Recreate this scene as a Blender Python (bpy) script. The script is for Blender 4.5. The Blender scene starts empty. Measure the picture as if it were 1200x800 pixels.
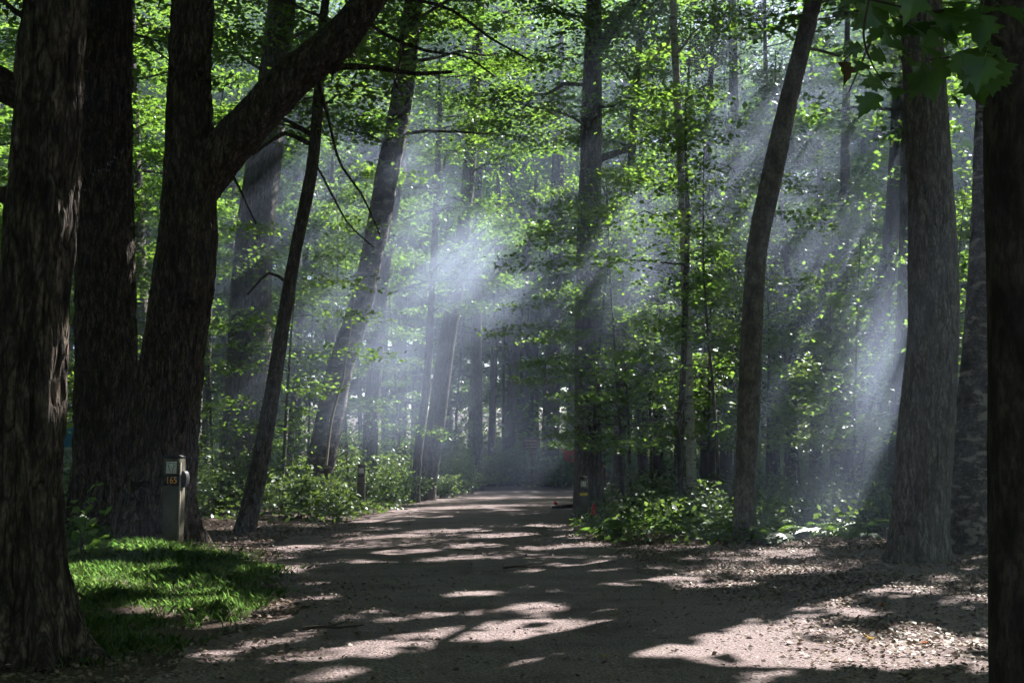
import bpy, math, random
import numpy as np
from mathutils import Vector

# ------------------------------------------------------------------ camera, sky, sun, exposure
scene = bpy.context.scene
R = math.radians
F, CX, CY, CAMZ, PITCH = 1400.0, 600.0, 400.0, 1.25, math.atan(140 / 1400.0)
cam_data = bpy.data.cameras.new('camera')
cam_data.sensor_width = 36.0
cam_data.lens = 36.0 * F / 1200.0
cam_data.clip_start = 0.05
cam_data.clip_end = 2000
cam = bpy.data.objects.new('camera', cam_data)
scene.collection.objects.link(cam)
cam.location = (0, 0, CAMZ)
cam.rotation_euler = (math.pi / 2 + PITCH, 0, 0)
scene.camera = cam

SUN_EL, SUN_AZ = 39.0, 36.6            # azimuth: degrees to the right of straight ahead (+Y)
SUN = np.array([math.sin(R(SUN_AZ)) * math.cos(R(SUN_EL)), math.cos(R(SUN_AZ)) * math.cos(R(SUN_EL)), math.sin(R(SUN_EL))])
world = bpy.data.worlds.new('World')
scene.world = world
world.use_nodes = True
wn = world.node_tree.nodes
sky = wn.new('ShaderNodeTexSky')
sky.sky_type = 'NISHITA'
sky.sun_disc = False
sky.sun_elevation = R(SUN_EL)
sky.sun_rotation = R(SUN_AZ)
wn['Background'].inputs['Strength'].default_value = 0.055
world.node_tree.links.new(sky.outputs[0], wn['Background'].inputs[0])
sl = bpy.data.lights.new('sun', 'SUN')
sl.energy = 5.0
sl.angle = R(0.4)
sl.color = (1.0, 0.97, 0.93)
so = bpy.data.objects.new('sun', sl)
scene.collection.objects.link(so)
so.rotation_euler = Vector(SUN).to_track_quat('Z', 'Y').to_euler()
scene.view_settings.view_transform = 'Standard'
scene.view_settings.look = 'None'
scene.view_settings.gamma = 1
scene.view_settings.exposure = 2.2
cy = scene.cycles
cy.use_denoising = True
cy.use_adaptive_sampling = True
cy.adaptive_threshold = 0.02
cy.adaptive_min_samples = 24
cy.max_bounces = 5
cy.diffuse_bounces = 3
cy.glossy_bounces = 2
cy.transmission_bounces = 4
cy.volume_bounces = 0
cy.transparent_max_bounces = 24
cy.sample_clamp_indirect = 4.0
cy.volume_step_rate = 1.0
cy.volume_max_steps = 128
cy.caustics_reflective = False
cy.caustics_refractive = False

# ------------------------------------------------------------------ helpers
rng = np.random.default_rng(11)
random.seed(11)
COL = scene.collection
UP = np.array([0, 0, 1.0])
cp, sp = math.cos(PITCH), math.sin(PITCH)


def P(px, py, d):
    """the point that stands d metres ahead of the camera where the photograph shows (px, py)"""
    u, v = (px - CX) / F, (CY - py) / F
    yy, zz = cp - sp * v, sp + cp * v
    return np.array([u * d / yy, d, CAMZ + zz * d / yy])


def G(px, py):
    """ground point at a photograph pixel"""
    u, v = (px - CX) / F, (CY - py) / F
    yy, zz = cp - sp * v, sp + cp * v
    t = -CAMZ / zz
    return np.array([u * t, yy * t, 0.0])


def _hash(ix, iy, iz):
    n = (ix * 374761393 + iy * 668265263 + iz * 1274126177) & 0xffffffff
    n = ((n ^ (n >> 13)) * 1274126177) & 0xffffffff
    n = ((n ^ (n >> 16)) * 2246822519) & 0xffffffff
    return ((n ^ (n >> 15)) & 0xffff) / 65535.0


def vnoise(p):
    p = np.asarray(p, float)
    i = np.floor(p).astype(np.int64)
    f = p - i
    f = f * f * (3 - 2 * f)
    r = 0
    for a in (0, 1):
        wa = f[..., 0] if a else 1 - f[..., 0]
        for b in (0, 1):
            wb = f[..., 1] if b else 1 - f[..., 1]
            for c in (0, 1):
                wc = f[..., 2] if c else 1 - f[..., 2]
                r = r + wa * wb * wc * _hash(i[..., 0] + a, i[..., 1] + b, i[..., 2] + c)
    return r


def norm(v):
    return v / np.maximum(np.linalg.norm(v, axis=-1, keepdims=True), 1e-9)


class MB:
    """collects polygons with numpy; build() links them as one mesh object"""
    def __init__(self):
        self.v, self.f, self.t, self.n = [], [], [], 0

    def add(self, verts, faces, tint=None):
        verts = np.asarray(verts, float).reshape(-1, 3)
        faces = np.asarray(faces, np.int64)
        self.v.append(verts)
        self.f.append(faces + self.n)
        self.t.append(np.full(len(verts), 0.5) if tint is None else np.broadcast_to(np.asarray(tint, float), (len(verts),)))
        self.n += len(verts)

    def box(self, c, s, rot=0.0):
        c = np.asarray(c, float)
        hx, hy, hz = [a / 2 for a in s]
        v = np.array([[x, y, z] for z in (-hz, hz) for x, y in ((-hx, -hy), (hx, -hy), (hx, hy), (-hx, hy))])
        ca, sa = math.cos(rot), math.sin(rot)
        v = np.stack([v[:, 0] * ca - v[:, 1] * sa, v[:, 0] * sa + v[:, 1] * ca, v[:, 2]], 1) + c
        self.add(v, [[3, 2, 1, 0], [4, 5, 6, 7], [0, 1, 5, 4], [1, 2, 6, 5], [2, 3, 7, 6], [3, 0, 4, 7]])

    def mesh(self, name, mat, smooth=False):
        me = bpy.data.meshes.new(name)
        if self.n:
            v = np.concatenate(self.v)
            loops = np.concatenate([f.ravel() for f in self.f])
            tot = np.concatenate([np.full(len(f), f.shape[1], np.int64) for f in self.f])
            me.vertices.add(len(v))
            me.vertices.foreach_set('co', v.astype(np.float32).ravel())
            me.loops.add(len(loops))
            me.loops.foreach_set('vertex_index', loops.astype(np.int32))
            me.polygons.add(len(tot))
            me.polygons.foreach_set('loop_start', (np.cumsum(tot) - tot).astype(np.int32))
            me.polygons.foreach_set('loop_total', tot.astype(np.int32))
            a = me.attributes.new('tint', 'FLOAT', 'POINT')
            a.data.foreach_set('value', np.concatenate(self.t).astype(np.float32))
            if smooth:
                me.polygons.foreach_set('use_smooth', np.ones(len(tot), bool))
            me.update()
            me.validate()
        me.materials.append(mat)
        return me

    def build(self, name, mat, parent=None, smooth=False):
        return link(name, self.mesh(name, mat, smooth), parent)


def link(name, me, parent=None):
    o = bpy.data.objects.new(name, me)
    COL.objects.link(o)
    if parent is not None:
        o.parent = parent
        o.matrix_parent_inverse.identity()
    return o


def tag(o, label=None, cat=None, group=None, kind=None):
    for k, val in (('label', label), ('category', cat), ('group', group), ('kind', kind)):
        if val:
            o[k] = val
    return o


def thing(name, loc, label, cat, group=None, rz=0.0):
    o = bpy.data.objects.new(name, None)
    o.empty_display_size = 0.2
    COL.objects.link(o)
    o.location = tuple(float(a) for a in loc)
    o.rotation_euler = (0, 0, rz)
    return tag(o, label, cat, group)


def copy_tree(o, parent=None):
    c = o.copy()
    COL.objects.link(c)
    c.parent = parent
    for ch in list(o.children):
        copy_tree(ch, c)
    return c


# ------------------------------------------------------------------ materials
def material(name):
    m = bpy.data.materials.new(name)
    m.use_nodes = True
    nt = m.node_tree
    for n in list(nt.nodes):
        nt.nodes.remove(n)
    out = nt.nodes.new('ShaderNodeOutputMaterial')
    return m, nt, out


def nd(nt, kind, **kw):
    n = nt.nodes.new(kind)
    for k, val in kw.items():
        if k.startswith('_'):
            setattr(n, k[1:], val)
        else:
            n.inputs[k.replace('__', ' ')].default_value = val
    return n


def noise(nt, vec, scale, detail=4, rough=0.55):
    n = nd(nt, 'ShaderNodeTexNoise', Scale=scale, Detail=detail, Roughness=rough)
    if vec is not None:
        nt.links.new(vec, n.inputs['Vector'])
    return n.outputs['Fac']


def ramp(nt, fac, stops):
    r = nt.nodes.new('ShaderNodeValToRGB')
    e = r.color_ramp.elements
    while len(e) < len(stops):
        e.new(0.5)
    for el, (p, c) in zip(e, stops):
        el.position = p
        el.color = (c[0], c[1], c[2], 1) if not np.isscalar(c) else (c, c, c, 1)
    nt.links.new(fac, r.inputs[0])
    return r.outputs[0]


def mapping(nt, scale=(1, 1, 1), obj=False):
    if obj:
        src = nt.nodes.new('ShaderNodeTexCoord').outputs['Object']
    else:
        src = nt.nodes.new('ShaderNodeNewGeometry').outputs['Position']
    mp = nt.nodes.new('ShaderNodeMapping')
    mp.inputs['Scale'].default_value = scale
    nt.links.new(src, mp.inputs[0])
    return mp.outputs[0]


def mixc(nt, fac, a, b):
    m = nt.nodes.new('ShaderNodeMix')
    m.data_type = 'RGBA'
    for s, val in (('Factor', fac), ('A', a), ('B', b)):
        sock = [i for i in m.inputs if i.name == s and (i.type == 'RGBA' or s == 'Factor')][0]
        if isinstance(val, (int, float)):
            sock.default_value = val
        elif isinstance(val, tuple):
            sock.default_value = (*val, 1)
        else:
            nt.links.new(val, sock)
    return [o for o in m.outputs if o.type == 'RGBA'][0]


def bump(nt, height, strength, dist):
    b = nd(nt, 'ShaderNodeBump', Strength=strength, Distance=dist)
    nt.links.new(height, b.inputs['Height'])
    return b.outputs[0]


def principled(nt, out, color, rough=0.9, spec=0.3, normal=None):
    b = nt.nodes.new('ShaderNodeBsdfPrincipled')
    b.inputs['Roughness'].default_value = rough
    b.inputs['Specular IOR Level'].default_value = spec
    if isinstance(color, tuple):
        b.inputs['Base Color'].default_value = (*color, 1)
    else:
        nt.links.new(color, b.inputs['Base Color'])
    if normal is not None:
        nt.links.new(normal, b.inputs['Normal'])
    nt.links.new(b.outputs[0], out.inputs['Surface'])
    return b


def leaf_mat(name, dark, light, tr_dark, tr_light, trans=0.5, gloss=0.07, rough=0.42):
    m, nt, out = material(name)
    a = nd(nt, 'ShaderNodeAttribute', _attribute_name='tint')
    fac = a.outputs['Fac']
    dcol = ramp(nt, fac, [(0.0, dark), (1.0, light)])
    tcol = ramp(nt, fac, [(0.0, tr_dark), (1.0, tr_light)])
    d = nt.nodes.new('ShaderNodeBsdfDiffuse')
    t = nt.nodes.new('ShaderNodeBsdfTranslucent')
    g = nd(nt, 'ShaderNodeBsdfGlossy', Roughness=rough)
    g.inputs['Color'].default_value = (0.9, 0.95, 0.9, 1)
    nt.links.new(dcol, d.inputs['Color'])
    nt.links.new(tcol, t.inputs['Color'])
    m1 = nd(nt, 'ShaderNodeMixShader', Fac=trans)
    nt.links.new(d.outputs[0], m1.inputs[1])
    nt.links.new(t.outputs[0], m1.inputs[2])
    m2 = nd(nt, 'ShaderNodeMixShader', Fac=gloss)
    nt.links.new(m1.outputs[0], m2.inputs[1])
    nt.links.new(g.outputs[0], m2.inputs[2])
    nt.links.new(m2.outputs[0], out.inputs['Surface'])
    return m


def bark_mat(name, c0, c1, c2, zs=0.25, scale=9.0, bump_d=0.02, moss=0.0, bands=None, plates=0.0):
    m, nt, out = material(name)
    v = mapping(nt, (1, 1, zs))
    n1 = noise(nt, v, scale, 6, 0.65)
    n2 = noise(nt, v, scale * 4.2, 4, 0.6)
    n3 = noise(nt, mapping(nt), 1.3, 3)
    col = ramp(nt, n1, [(0.38, c0), (0.5, c1), (0.64, c2)])
    col = mixc(nt, ramp(nt, n2, [(0.45, 0.0), (0.58, 0.7)]), col, c0)
    if bands:
        vb = mapping(nt, (2.2, 2.2, 5))
        col = mixc(nt, ramp(nt, noise(nt, vb, 1.6, 4, 0.6), [(0.54, 0.0), (0.60, 0.8)]), col, bands)
    if moss:
        col = mixc(nt, ramp(nt, n3, [(0.5, 0.0), (0.75, moss)]), col, (0.04, 0.055, 0.012))
    mx = nd(nt, 'ShaderNodeMath', _operation='ADD')
    nt.links.new(n1, mx.inputs[0])
    nt.links.new(n2, mx.inputs[1])
    hgt = mx.outputs[0]
    if plates:
        vp = mapping(nt, (1, 1, 0.2))
        wv = nd(nt, 'ShaderNodeTexNoise', Scale=7.0, Detail=3)
        nt.links.new(vp, wv.inputs['Vector'])
        sc_ = nd(nt, 'ShaderNodeVectorMath', _operation='SCALE', Scale=0.16)
        nt.links.new(wv.outputs['Color'], sc_.inputs[0])
        ad = nd(nt, 'ShaderNodeVectorMath', _operation='ADD')
        nt.links.new(vp, ad.inputs[0])
        nt.links.new(sc_.outputs[0], ad.inputs[1])
        vo = nd(nt, 'ShaderNodeTexVoronoi', _feature='DISTANCE_TO_EDGE', Scale=plates)
        nt.links.new(ad.outputs[0], vo.inputs['Vector'])
        crack = ramp(nt, vo.outputs['Distance'], [(0.0, 0.0), (0.22, 1.0)])
        col = mixc(nt, ramp(nt, vo.outputs['Distance'], [(0.0, 0.85), (0.12, 0.0)]), col, c0)
        a2 = nd(nt, 'ShaderNodeMath', _operation='MULTIPLY_ADD')
        nt.links.new(crack, a2.inputs[0])
        a2.inputs[1].default_value = 1.6
        nt.links.new(hgt, a2.inputs[2])
        hgt = a2.outputs[0]
    principled(nt, out, col, 0.92, 0.25, bump(nt, hgt, 0.9, bump_d))
    return m


def plain_mat(name, c, rough=0.7, spec=0.3, var=0.25, scale=14.0):
    m, nt, out = material(name)
    n = noise(nt, mapping(nt), scale, 5, 0.6)
    col = ramp(nt, n, [(0.3, tuple(x * (1 - var) for x in c)), (0.7, tuple(min(1, x * (1 + var)) for x in c))])
    principled(nt, out, col, rough, spec, bump(nt, n, 0.25, 0.004))
    return m


M = {}
M['leaf'] = leaf_mat('maple_leaf', (0.028, 0.066, 0.012), (0.085, 0.135, 0.022), (0.10, 0.26, 0.024), (0.31, 0.49, 0.055), 0.52, 0.055, 0.45)
M['leaf_shrub'] = leaf_mat('shrub_leaf', (0.03, 0.07, 0.018), (0.09, 0.14, 0.04), (0.09, 0.18, 0.03), (0.24, 0.34, 0.06), 0.46, 0.06, 0.45)
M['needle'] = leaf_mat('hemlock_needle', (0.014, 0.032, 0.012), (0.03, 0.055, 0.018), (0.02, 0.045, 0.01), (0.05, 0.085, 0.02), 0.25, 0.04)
M['grass'] = leaf_mat('grass_blade', (0.045, 0.09, 0.018), (0.11, 0.16, 0.035), (0.09, 0.22, 0.035), (0.22, 0.36, 0.08), 0.5, 0.06, 0.4)
M['fern'] = leaf_mat('fern_frond', (0.035, 0.08, 0.016), (0.07, 0.13, 0.025), (0.12, 0.24, 0.03), (0.22, 0.36, 0.05), 0.5, 0.05)
M['litter'] = leaf_mat('leaf_litter', (0.05, 0.032, 0.023), (0.38, 0.285, 0.235), (0.05, 0.03, 0.02), (0.12, 0.09, 0.06), 0.12, 0.03, 0.5)
M['dead_leaf'] = leaf_mat('dead_leaf', (0.05, 0.02, 0.008), (0.09, 0.04, 0.012), (0.08, 0.03, 0.01), (0.16, 0.07, 0.02), 0.35, 0.03)
M['yellow_leaf'] = leaf_mat('yellow_leaf', (0.42, 0.27, 0.03), (0.5, 0.34, 0.04), (0.4, 0.25, 0.03), (0.5, 0.3, 0.04), 0.2, 0.04)
M['orange_leaf'] = leaf_mat('orange_leaf', (0.36, 0.09, 0.02), (0.42, 0.12, 0.03), (0.3, 0.08, 0.02), (0.4, 0.1, 0.02), 0.2, 0.04)
M['bark'] = bark_mat('furrowed_bark', (0.022, 0.016, 0.012), (0.10, 0.073, 0.054), (0.21, 0.16, 0.118), 0.3, 13.0, 0.03, 0.3, None, 15.0)
M['bark_plain'] = bark_mat('grey_brown_bark', (0.05, 0.043, 0.038), (0.115, 0.098, 0.084), (0.20, 0.175, 0.152), 0.35, 14.0, 0.012, 0.0, None, 22.0)
M['bark_pale'] = bark_mat('pale_grey_bark', (0.075, 0.065, 0.058), (0.17, 0.15, 0.135), (0.27, 0.245, 0.22), 0.35, 14.0, 0.012, 0.0, None, 18.0)
M['bark_grey'] = bark_mat('smooth_grey_bark', (0.07, 0.064, 0.058), (0.145, 0.13, 0.115), (0.22, 0.205, 0.185), 0.6, 7.0, 0.008)
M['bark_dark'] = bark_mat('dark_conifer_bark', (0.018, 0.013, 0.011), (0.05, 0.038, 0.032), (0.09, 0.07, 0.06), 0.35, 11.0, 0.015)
M['bark_birch'] = bark_mat('birch_bark', (0.26, 0.24, 0.21), (0.42, 0.40, 0.36), (0.55, 0.53, 0.48), 2.0, 6.0, 0.006, 0.0, (0.05, 0.042, 0.036))
M['bark_birch_old'] = bark_mat('old_birch_bark', (0.035, 0.028, 0.024), (0.09, 0.075, 0.064), (0.16, 0.14, 0.12), 1.2, 6.0, 0.02, 0.0, (0.26, 0.235, 0.20))
M['deadwood'] = plain_mat('dead_wood', (0.30, 0.26, 0.21), 0.9)
M['twig'] = plain_mat('dark_twig', (0.05, 0.038, 0.028), 0.9)
M['post_wood'] = plain_mat('treated_post_wood', (0.075, 0.07, 0.045), 0.85, 0.2, 0.35, 8)
M['brown_wood'] = plain_mat('brown_stained_wood', (0.11, 0.048, 0.03), 0.8, 0.25, 0.3, 8)
M['black'] = plain_mat('black_plastic', (0.012, 0.012, 0.012), 0.5)
M['white'] = plain_mat('white_sticker', (0.62, 0.63, 0.61), 0.6, 0.3, 0.06)
M['yellow'] = plain_mat('yellow_sticker', (0.62, 0.44, 0.02), 0.6, 0.3, 0.1)
M['orange'] = plain_mat('orange_digits', (0.75, 0.33, 0.01), 0.6, 0.3, 0.05)
M['red'] = plain_mat('red_plastic', (0.55, 0.02, 0.02), 0.5, 0.4, 0.1)
M['blue'] = plain_mat('blue_tarp', (0.05, 0.17, 0.36), 0.6, 0.3, 0.2, 3)
M['paleline'] = plain_mat('routed_lettering', (0.36, 0.2, 0.15), 0.8)
M['offwhite'] = plain_mat('white_panel', (0.7, 0.7, 0.7), 0.5)


def ground_material(name, road):
    m, nt, out = material(name)
    v = mapping(nt)
    big = noise(nt, v, 0.35, 3)
    mid = noise(nt, v, 4.0, 5, 0.6)
    fine = noise(nt, v, 55.0, 4, 0.7)
    vor = nd(nt, 'ShaderNodeTexVoronoi', Scale=38.0)
    nt.links.new(v, vor.inputs['Vector'])
    if road:
        base = ramp(nt, mid, [(0.3, (0.076, 0.051, 0.047)), (0.7, (0.155, 0.108, 0.100))])
        base = mixc(nt, ramp(nt, fine, [(0.42, 0.0), (0.62, 0.7)]), base, (0.40, 0.32, 0.31))
        base = mixc(nt, ramp(nt, fine, [(0.3, 0.75), (0.45, 0.0)]), base, (0.045, 0.037, 0.034))
        base = mixc(nt, ramp(nt, big, [(0.6, 0.0), (0.72, 0.5)]), base, (0.085, 0.085, 0.035))
        base = mixc(nt, ramp(nt, noise(nt, mapping(nt, (0.8, 1.4, 1)), 1.1, 5), [(0.5, 0.0), (0.66, 0.6)]), base, (0.080, 0.048, 0.046))
        base = mixc(nt, ramp(nt, noise(nt, mapping(nt, (1.5, .16, 1)), 1.0, 4), [(0.5, 0.0), (0.62, 0.45)]), base, (0.20, 0.147, 0.142))
    else:
        base = ramp(nt, mid, [(0.3, (0.045, 0.028, 0.021)), (0.7, (0.13, 0.085, 0.068))])
        base = mixc(nt, ramp(nt, fine, [(0.5, 0.0), (0.68, 0.6)]), base, (0.22, 0.175, 0.145))
        base = mixc(nt, ramp(nt, big, [(0.55, 0.0), (0.7, 0.6)]), base, (0.035, 0.05, 0.015))
    add = nd(nt, 'ShaderNodeMath', _operation='ADD')
    nt.links.new(fine, add.inputs[0])
    nt.links.new(vor.outputs['Distance'], add.inputs[1])
    principled(nt, out, base, 0.95, 0.2, bump(nt, add.outputs[0], 0.8, 0.018))
    return m


M['ground'] = ground_material('forest_floor', False)
M['road'] = ground_material('gravel_track', True)

# ------------------------------------------------------------------ the ground and the road
RY = np.array([-30, 0, 7, 10, 13, 16, 17.2, 18.0, 19.0, 22, 28, 38, 44, 46, 49, 51, 53.])
RL = np.array([-2.6, -2.3, -2.0, -1.95, -2.4, -3.2, -3.5, -3.6, -3.5, -3.3, -3.1, -2.9, -2.9, -2.9, -2.6, -1.0, 10.])
RRM = np.array([3.5, 4.0, 3.2, 3.0, 2.4, 1.6, 1.4, 1.3, 1.2, 1.1, 1.45, 2.1, 2.7, 6, 14, 16, 17.])


def road_edges(y):
    y = np.asarray(y, float)
    z = np.zeros_like(y)
    w1 = (vnoise(np.stack([y * 1.1, z + 3.3, z], -1)) - 0.5) * 0.7 + (vnoise(np.stack([y * 4, z + 8.3, z], -1)) - 0.5) * 0.25
    w2 = (vnoise(np.stack([y * 1.1, z + 13.3, z], -1)) - 0.5) * 0.7 + (vnoise(np.stack([y * 4, z + 18.3, z], -1)) - 0.5) * 0.25
    return np.interp(y, RY, RL) + w1, np.interp(y, RY, RRM) + w2


def side_far(x):          # far edge of the bare ground that runs off to the right
    return np.interp(x, [0, 1.2, 3, 6, 9, 14, 40], [18.4, 18.2, 17.6, 17.0, 16.2, 15.5, 16.0])


def side_near(x):
    return np.interp(x, [0, 3, 6, 9, 40], [2.0, 3.0, 6.0, 8.0, 9.0])


def road_dist(x, y):
    """metres outside the bare track (negative: on it)"""
    l, r = road_edges(y)
    d1 = np.maximum(np.maximum(l - x, x - r), y - 52.2)
    d2 = np.maximum(np.maximum(y - side_far(x), side_near(x) - y), 0.5 - x)
    return np.minimum(d1, d2)


def height(x, y):
    x, y = np.asarray(x, float), np.asarray(y, float)
    z = np.zeros_like(x)
    rd = np.clip(road_dist(x, y), 0, 6)
    k = np.clip(rd / 2.0, 0, 1)
    h = (vnoise(np.stack([x * 0.3 + y * .17, y * 0.3 - x * .19, z], -1)) - 0.5) * 0.10 * (0.25 + k)
    h = h + (vnoise(np.stack([x * 1.3 - y * 1.1, y * 1.3 + x * 1.2, z + 5], -1)) - 0.5) * 0.05 * (0.2 + k)
    h = h + 0.02 * rd + (vnoise(np.stack([x * 1.9 + y * .9, y * 1.2 - x * .8, z + 9], -1)) - 0.5) * 0.03 + (vnoise(np.stack([x * 4.1 - y * 3.3, y * 3.7 + x * 3.9, z + 19], -1)) - 0.5) * 0.012
    h = h + 0.0009 * np.clip(y - 56, 0, 130) ** 2 * np.clip(rd / 6, 0.15, 1) * 0.6 + 0.05 * np.clip(np.abs(x) - 22, 0, 60) * np.clip((y - 20) / 20, 0, 1)
    h = h + 0.10 * np.exp(-(((x + 5.5) / 3.0) ** 2 + ((y - 18) / 4.0) ** 2)) * k
    return h


def axis(a0, a1, fine0, fine1, step):
    core = np.arange(fine0, fine1 + 1e-6, step)
    lo, hi, s = [], [], step
    p = fine0
    while p > a0:
        s *= 1.12
        p -= s
        lo.append(p)
    s, p = step, fine1
    while p < a1:
        s *= 1.12
        p += s
        hi.append(p)
    return np.concatenate([np.array(lo[::-1]), core, np.array(hi)])


def grid(name, xs, ys, fz, mat):
    X, Y = np.meshgrid(xs, ys)
    V = np.stack([X, Y, fz(X, Y)], -1).reshape(-1, 3)
    nx, ny = len(xs), len(ys)
    i = (np.arange(ny - 1)[:, None] * nx + np.arange(nx - 1)[None, :]).ravel()
    b = MB()
    b.add(V, np.stack([i, i + 1, i + nx + 1, i + nx], 1))
    return b.build(name, mat, None, True)


def ground_z(x, y):
    rd = road_dist(x, y)
    return height(x, y) - 0.05 * np.clip(-rd / 0.25, 0, 1)


g = grid('ground', axis(-500, 500, -14, 14, 0.2), axis(-300, 700, 3, 34, 0.2), ground_z, M['ground'])
tag(g, 'brown forest floor of soil and leaf litter', None, None, 'structure')

# the track: main road plus the bare area that runs off to the right
yy = axis(-29, 60, 4, 30, 0.1)
yy = yy[yy < 52.4]
b = MB()
l, r = road_edges(yy)
NXR = 44
tt = np.linspace(0, 1, NXR)
X = l[:, None] * (1 - tt) + r[:, None] * tt
Y = np.repeat(yy[:, None], NXR, 1)
V = np.stack([X, Y, height(X, Y) + 0.012], -1).reshape(-1, 3)
i = (np.arange(len(yy) - 1)[:, None] * NXR + np.arange(NXR - 1)[None, :]).ravel()
b.add(V, np.stack([i, i + 1, i + NXR + 1, i + NXR], 1))
tag(b.build('road', M['road'], None, True), 'gravel forest road running up to the trees', None, None, 'structure')
b = MB()
xx = axis(0.6, 39, 0.7, 10, 0.1)
n0, n1 = side_near(xx) + (vnoise(np.stack([xx * 2, xx * 0, xx * 0], -1)) - .5) * .5, side_far(xx) + (vnoise(np.stack([xx * 2, xx * 0 + 9, xx * 0], -1)) - .5) * .6
NYR = 120
tt = np.linspace(0, 1, NYR)
Y = n0[None, :] * (1 - tt[:, None]) + n1[None, :] * tt[:, None]
X = np.repeat(xx[None, :], NYR, 0)
V = np.stack([X, Y, height(X, Y) + 0.008], -1).reshape(-1, 3)
nx = len(xx)
i = (np.arange(NYR - 1)[:, None] * nx + np.arange(nx - 1)[None, :]).ravel()
b.add(V, np.stack([i, i + 1, i + nx + 1, i + nx], 1))
tag(b.build('side_track', M['road'], None, True), 'bare gravel pull-in running off to the right of the road', None, None, 'structure')

# ------------------------------------------------------------------ gaps in the canopy: where shafts of sun come through
GAPS = []      # (point on the shaft, radius)
def gap(p, r):
    GAPS.append((np.asarray(p, float), r))

# shafts in the smoke
for (px, py, d, r) in [(445, 195, 29, .52), (500, 150, 30, .30), (385, 165, 29, .28), (555, 300, 28.5, .75), (470, 395, 28, .42), (610, 335, 28.5, .28),
                       (575, 430, 28.5, .30), (640, 400, 29, .24), (725, 255, 27.5, .42), (665, 350, 27, .28), (755, 330, 28, .28),
                       (960, 110, 25, .52), (905, 235, 24, .40), (1050, 360, 20.5, .36), (1005, 460, 20.5, .28), (1085, 300, 21, .26), (965, 470, 20.5, .24),
                       (300, 170, 28, .38), (330, 420, 27, .36), (640, 520, 33, .4), (410, 500, 28, .34), (960, 560, 20, .4)]:
    gap(P(px, py, d), r)
# sunlit patches on the ground, the grass, the bushes
for (px, py, r) in [(520, 748, .55), (600, 742, .62), (680, 738, .5), (440, 760, .4), (420, 722, .35), (560, 640, .7), (480, 646, .7), (640, 642, .6),
                    (540, 655, .4), (900, 672, .55), (960, 668, .4), (860, 684, .3), (750, 735, .32), (860, 745, .2), (885, 752, .25), (820, 765, .3),
                    (930, 765, .22), (1060, 770, .5), (1120, 760, .35), (1000, 720, .25), (960, 735, .3), (300, 655, .6), (350, 640, .5), (260, 640, .5), (330, 668, .4),
                    (130, 655, .6), (170, 700, 1.0), (120, 678, 1.1), (225, 716, .9), (275, 730, .5), (140, 704, .7), (100, 692, .7), (500, 606, .9), (560, 609, .7), (640, 616, .6), (440, 608, .8), (520, 622, 1.1), (590, 628, 1.0), (450, 630, 1.0), (680, 640, .6),
                    (780, 678, .25), (1020, 690, .3), (330, 750, .4), (250, 770, .3)]:
    gap(G(px, py), r * .5)
for k in range(70):
    gap(G(rng.uniform(240, 1150), rng.uniform(612, 795)), rng.uniform(.03, .13))
for (px, py, d, r) in [(350, 575, 26, 1.0), (395, 590, 25, .6), (310, 590, 25, .5), (657, 550, 54, 1.5), (580, 560, 54, 1.3), (610, 550, 55, 1.0), (430, 570, 34, .8), (515, 565, 40, 1.0),
                       (800, 605, 20, .6), (740, 612, 21, .6), (690, 622, 20, .4), (770, 615, 19.5, .4), (860, 600, 21, .4), (975, 610, 19.5, .4), (830, 600, 21, .35), (905, 625, 18.6, .3), (725, 572, 52, 2.0),
                       (90, 590, 12, .5), (820, 420, 27, .8), (880, 400, 24, .5), (960, 400, 25, .6), (940, 470, 27, .6), (830, 300, 30, .8), (1000, 250, 27, .7),
                       (900, 280, 29, .7), (1130, 300, 24, .6), (1150, 230, 28, .7), (780, 200, 32, .9), (330, 300, 34, .8), (240, 320, 36, .9), (170, 350, 30, .7)]:
    gap(P(px, py, d), r)
for (x, y, r) in [(1.0, 47, .8), (3.5, 48, .9), (-1.2, 46, .5), (-2, 53, .9), (1.5, 55, 1.2), (0.5, 44, .4), (-.6, 41, .35), (-1.0, 54, 1.2), (3.5, 56, 1.2), (6.0, 50, 1.2), (-.3, 36, .35), (-1.2, 33, .4), (.4, 31, .35), (-2.2, 36, .3)]:
    gap((x, y, .6), r)
for k in range(26):
    gap(P(rng.uniform(480, 720), rng.uniform(430, 555), rng.uniform(53, 62)), rng.uniform(.8, 1.5))
N_PLACED = len(GAPS)
# openings cut at random to light the wood beyond the road
for k in range(170):
    d = rng.uniform(40, 62)
    gx, gy = rng.uniform(-60, 1260), rng.uniform(100, 530)
    if 730 < gx < 970 and gy > 380:        # no openings cut here, so the hemlock part stays dark
        continue
    gap(P(gx, gy, d), rng.uniform(0.5, 1.6))

for k in range(55):  # more openings cut to brighten the upper leaves
    gap(P(rng.uniform(380, 1050), rng.uniform(-20, 270), rng.uniform(38, 56)), rng.uniform(0.6, 1.4))
for (px, py, d, r) in [(94, 250, 7.5, .16), (86, 430, 7.5, .15), (92, 90, 7.5, .14), (160, 300, 20, .2), (1112, 360, 15.2, .15)]:
    gap(P(px, py, d), r)
GP = np.array([p for p, r in GAPS])
GR = np.array([r for p, r in GAPS])


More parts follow.
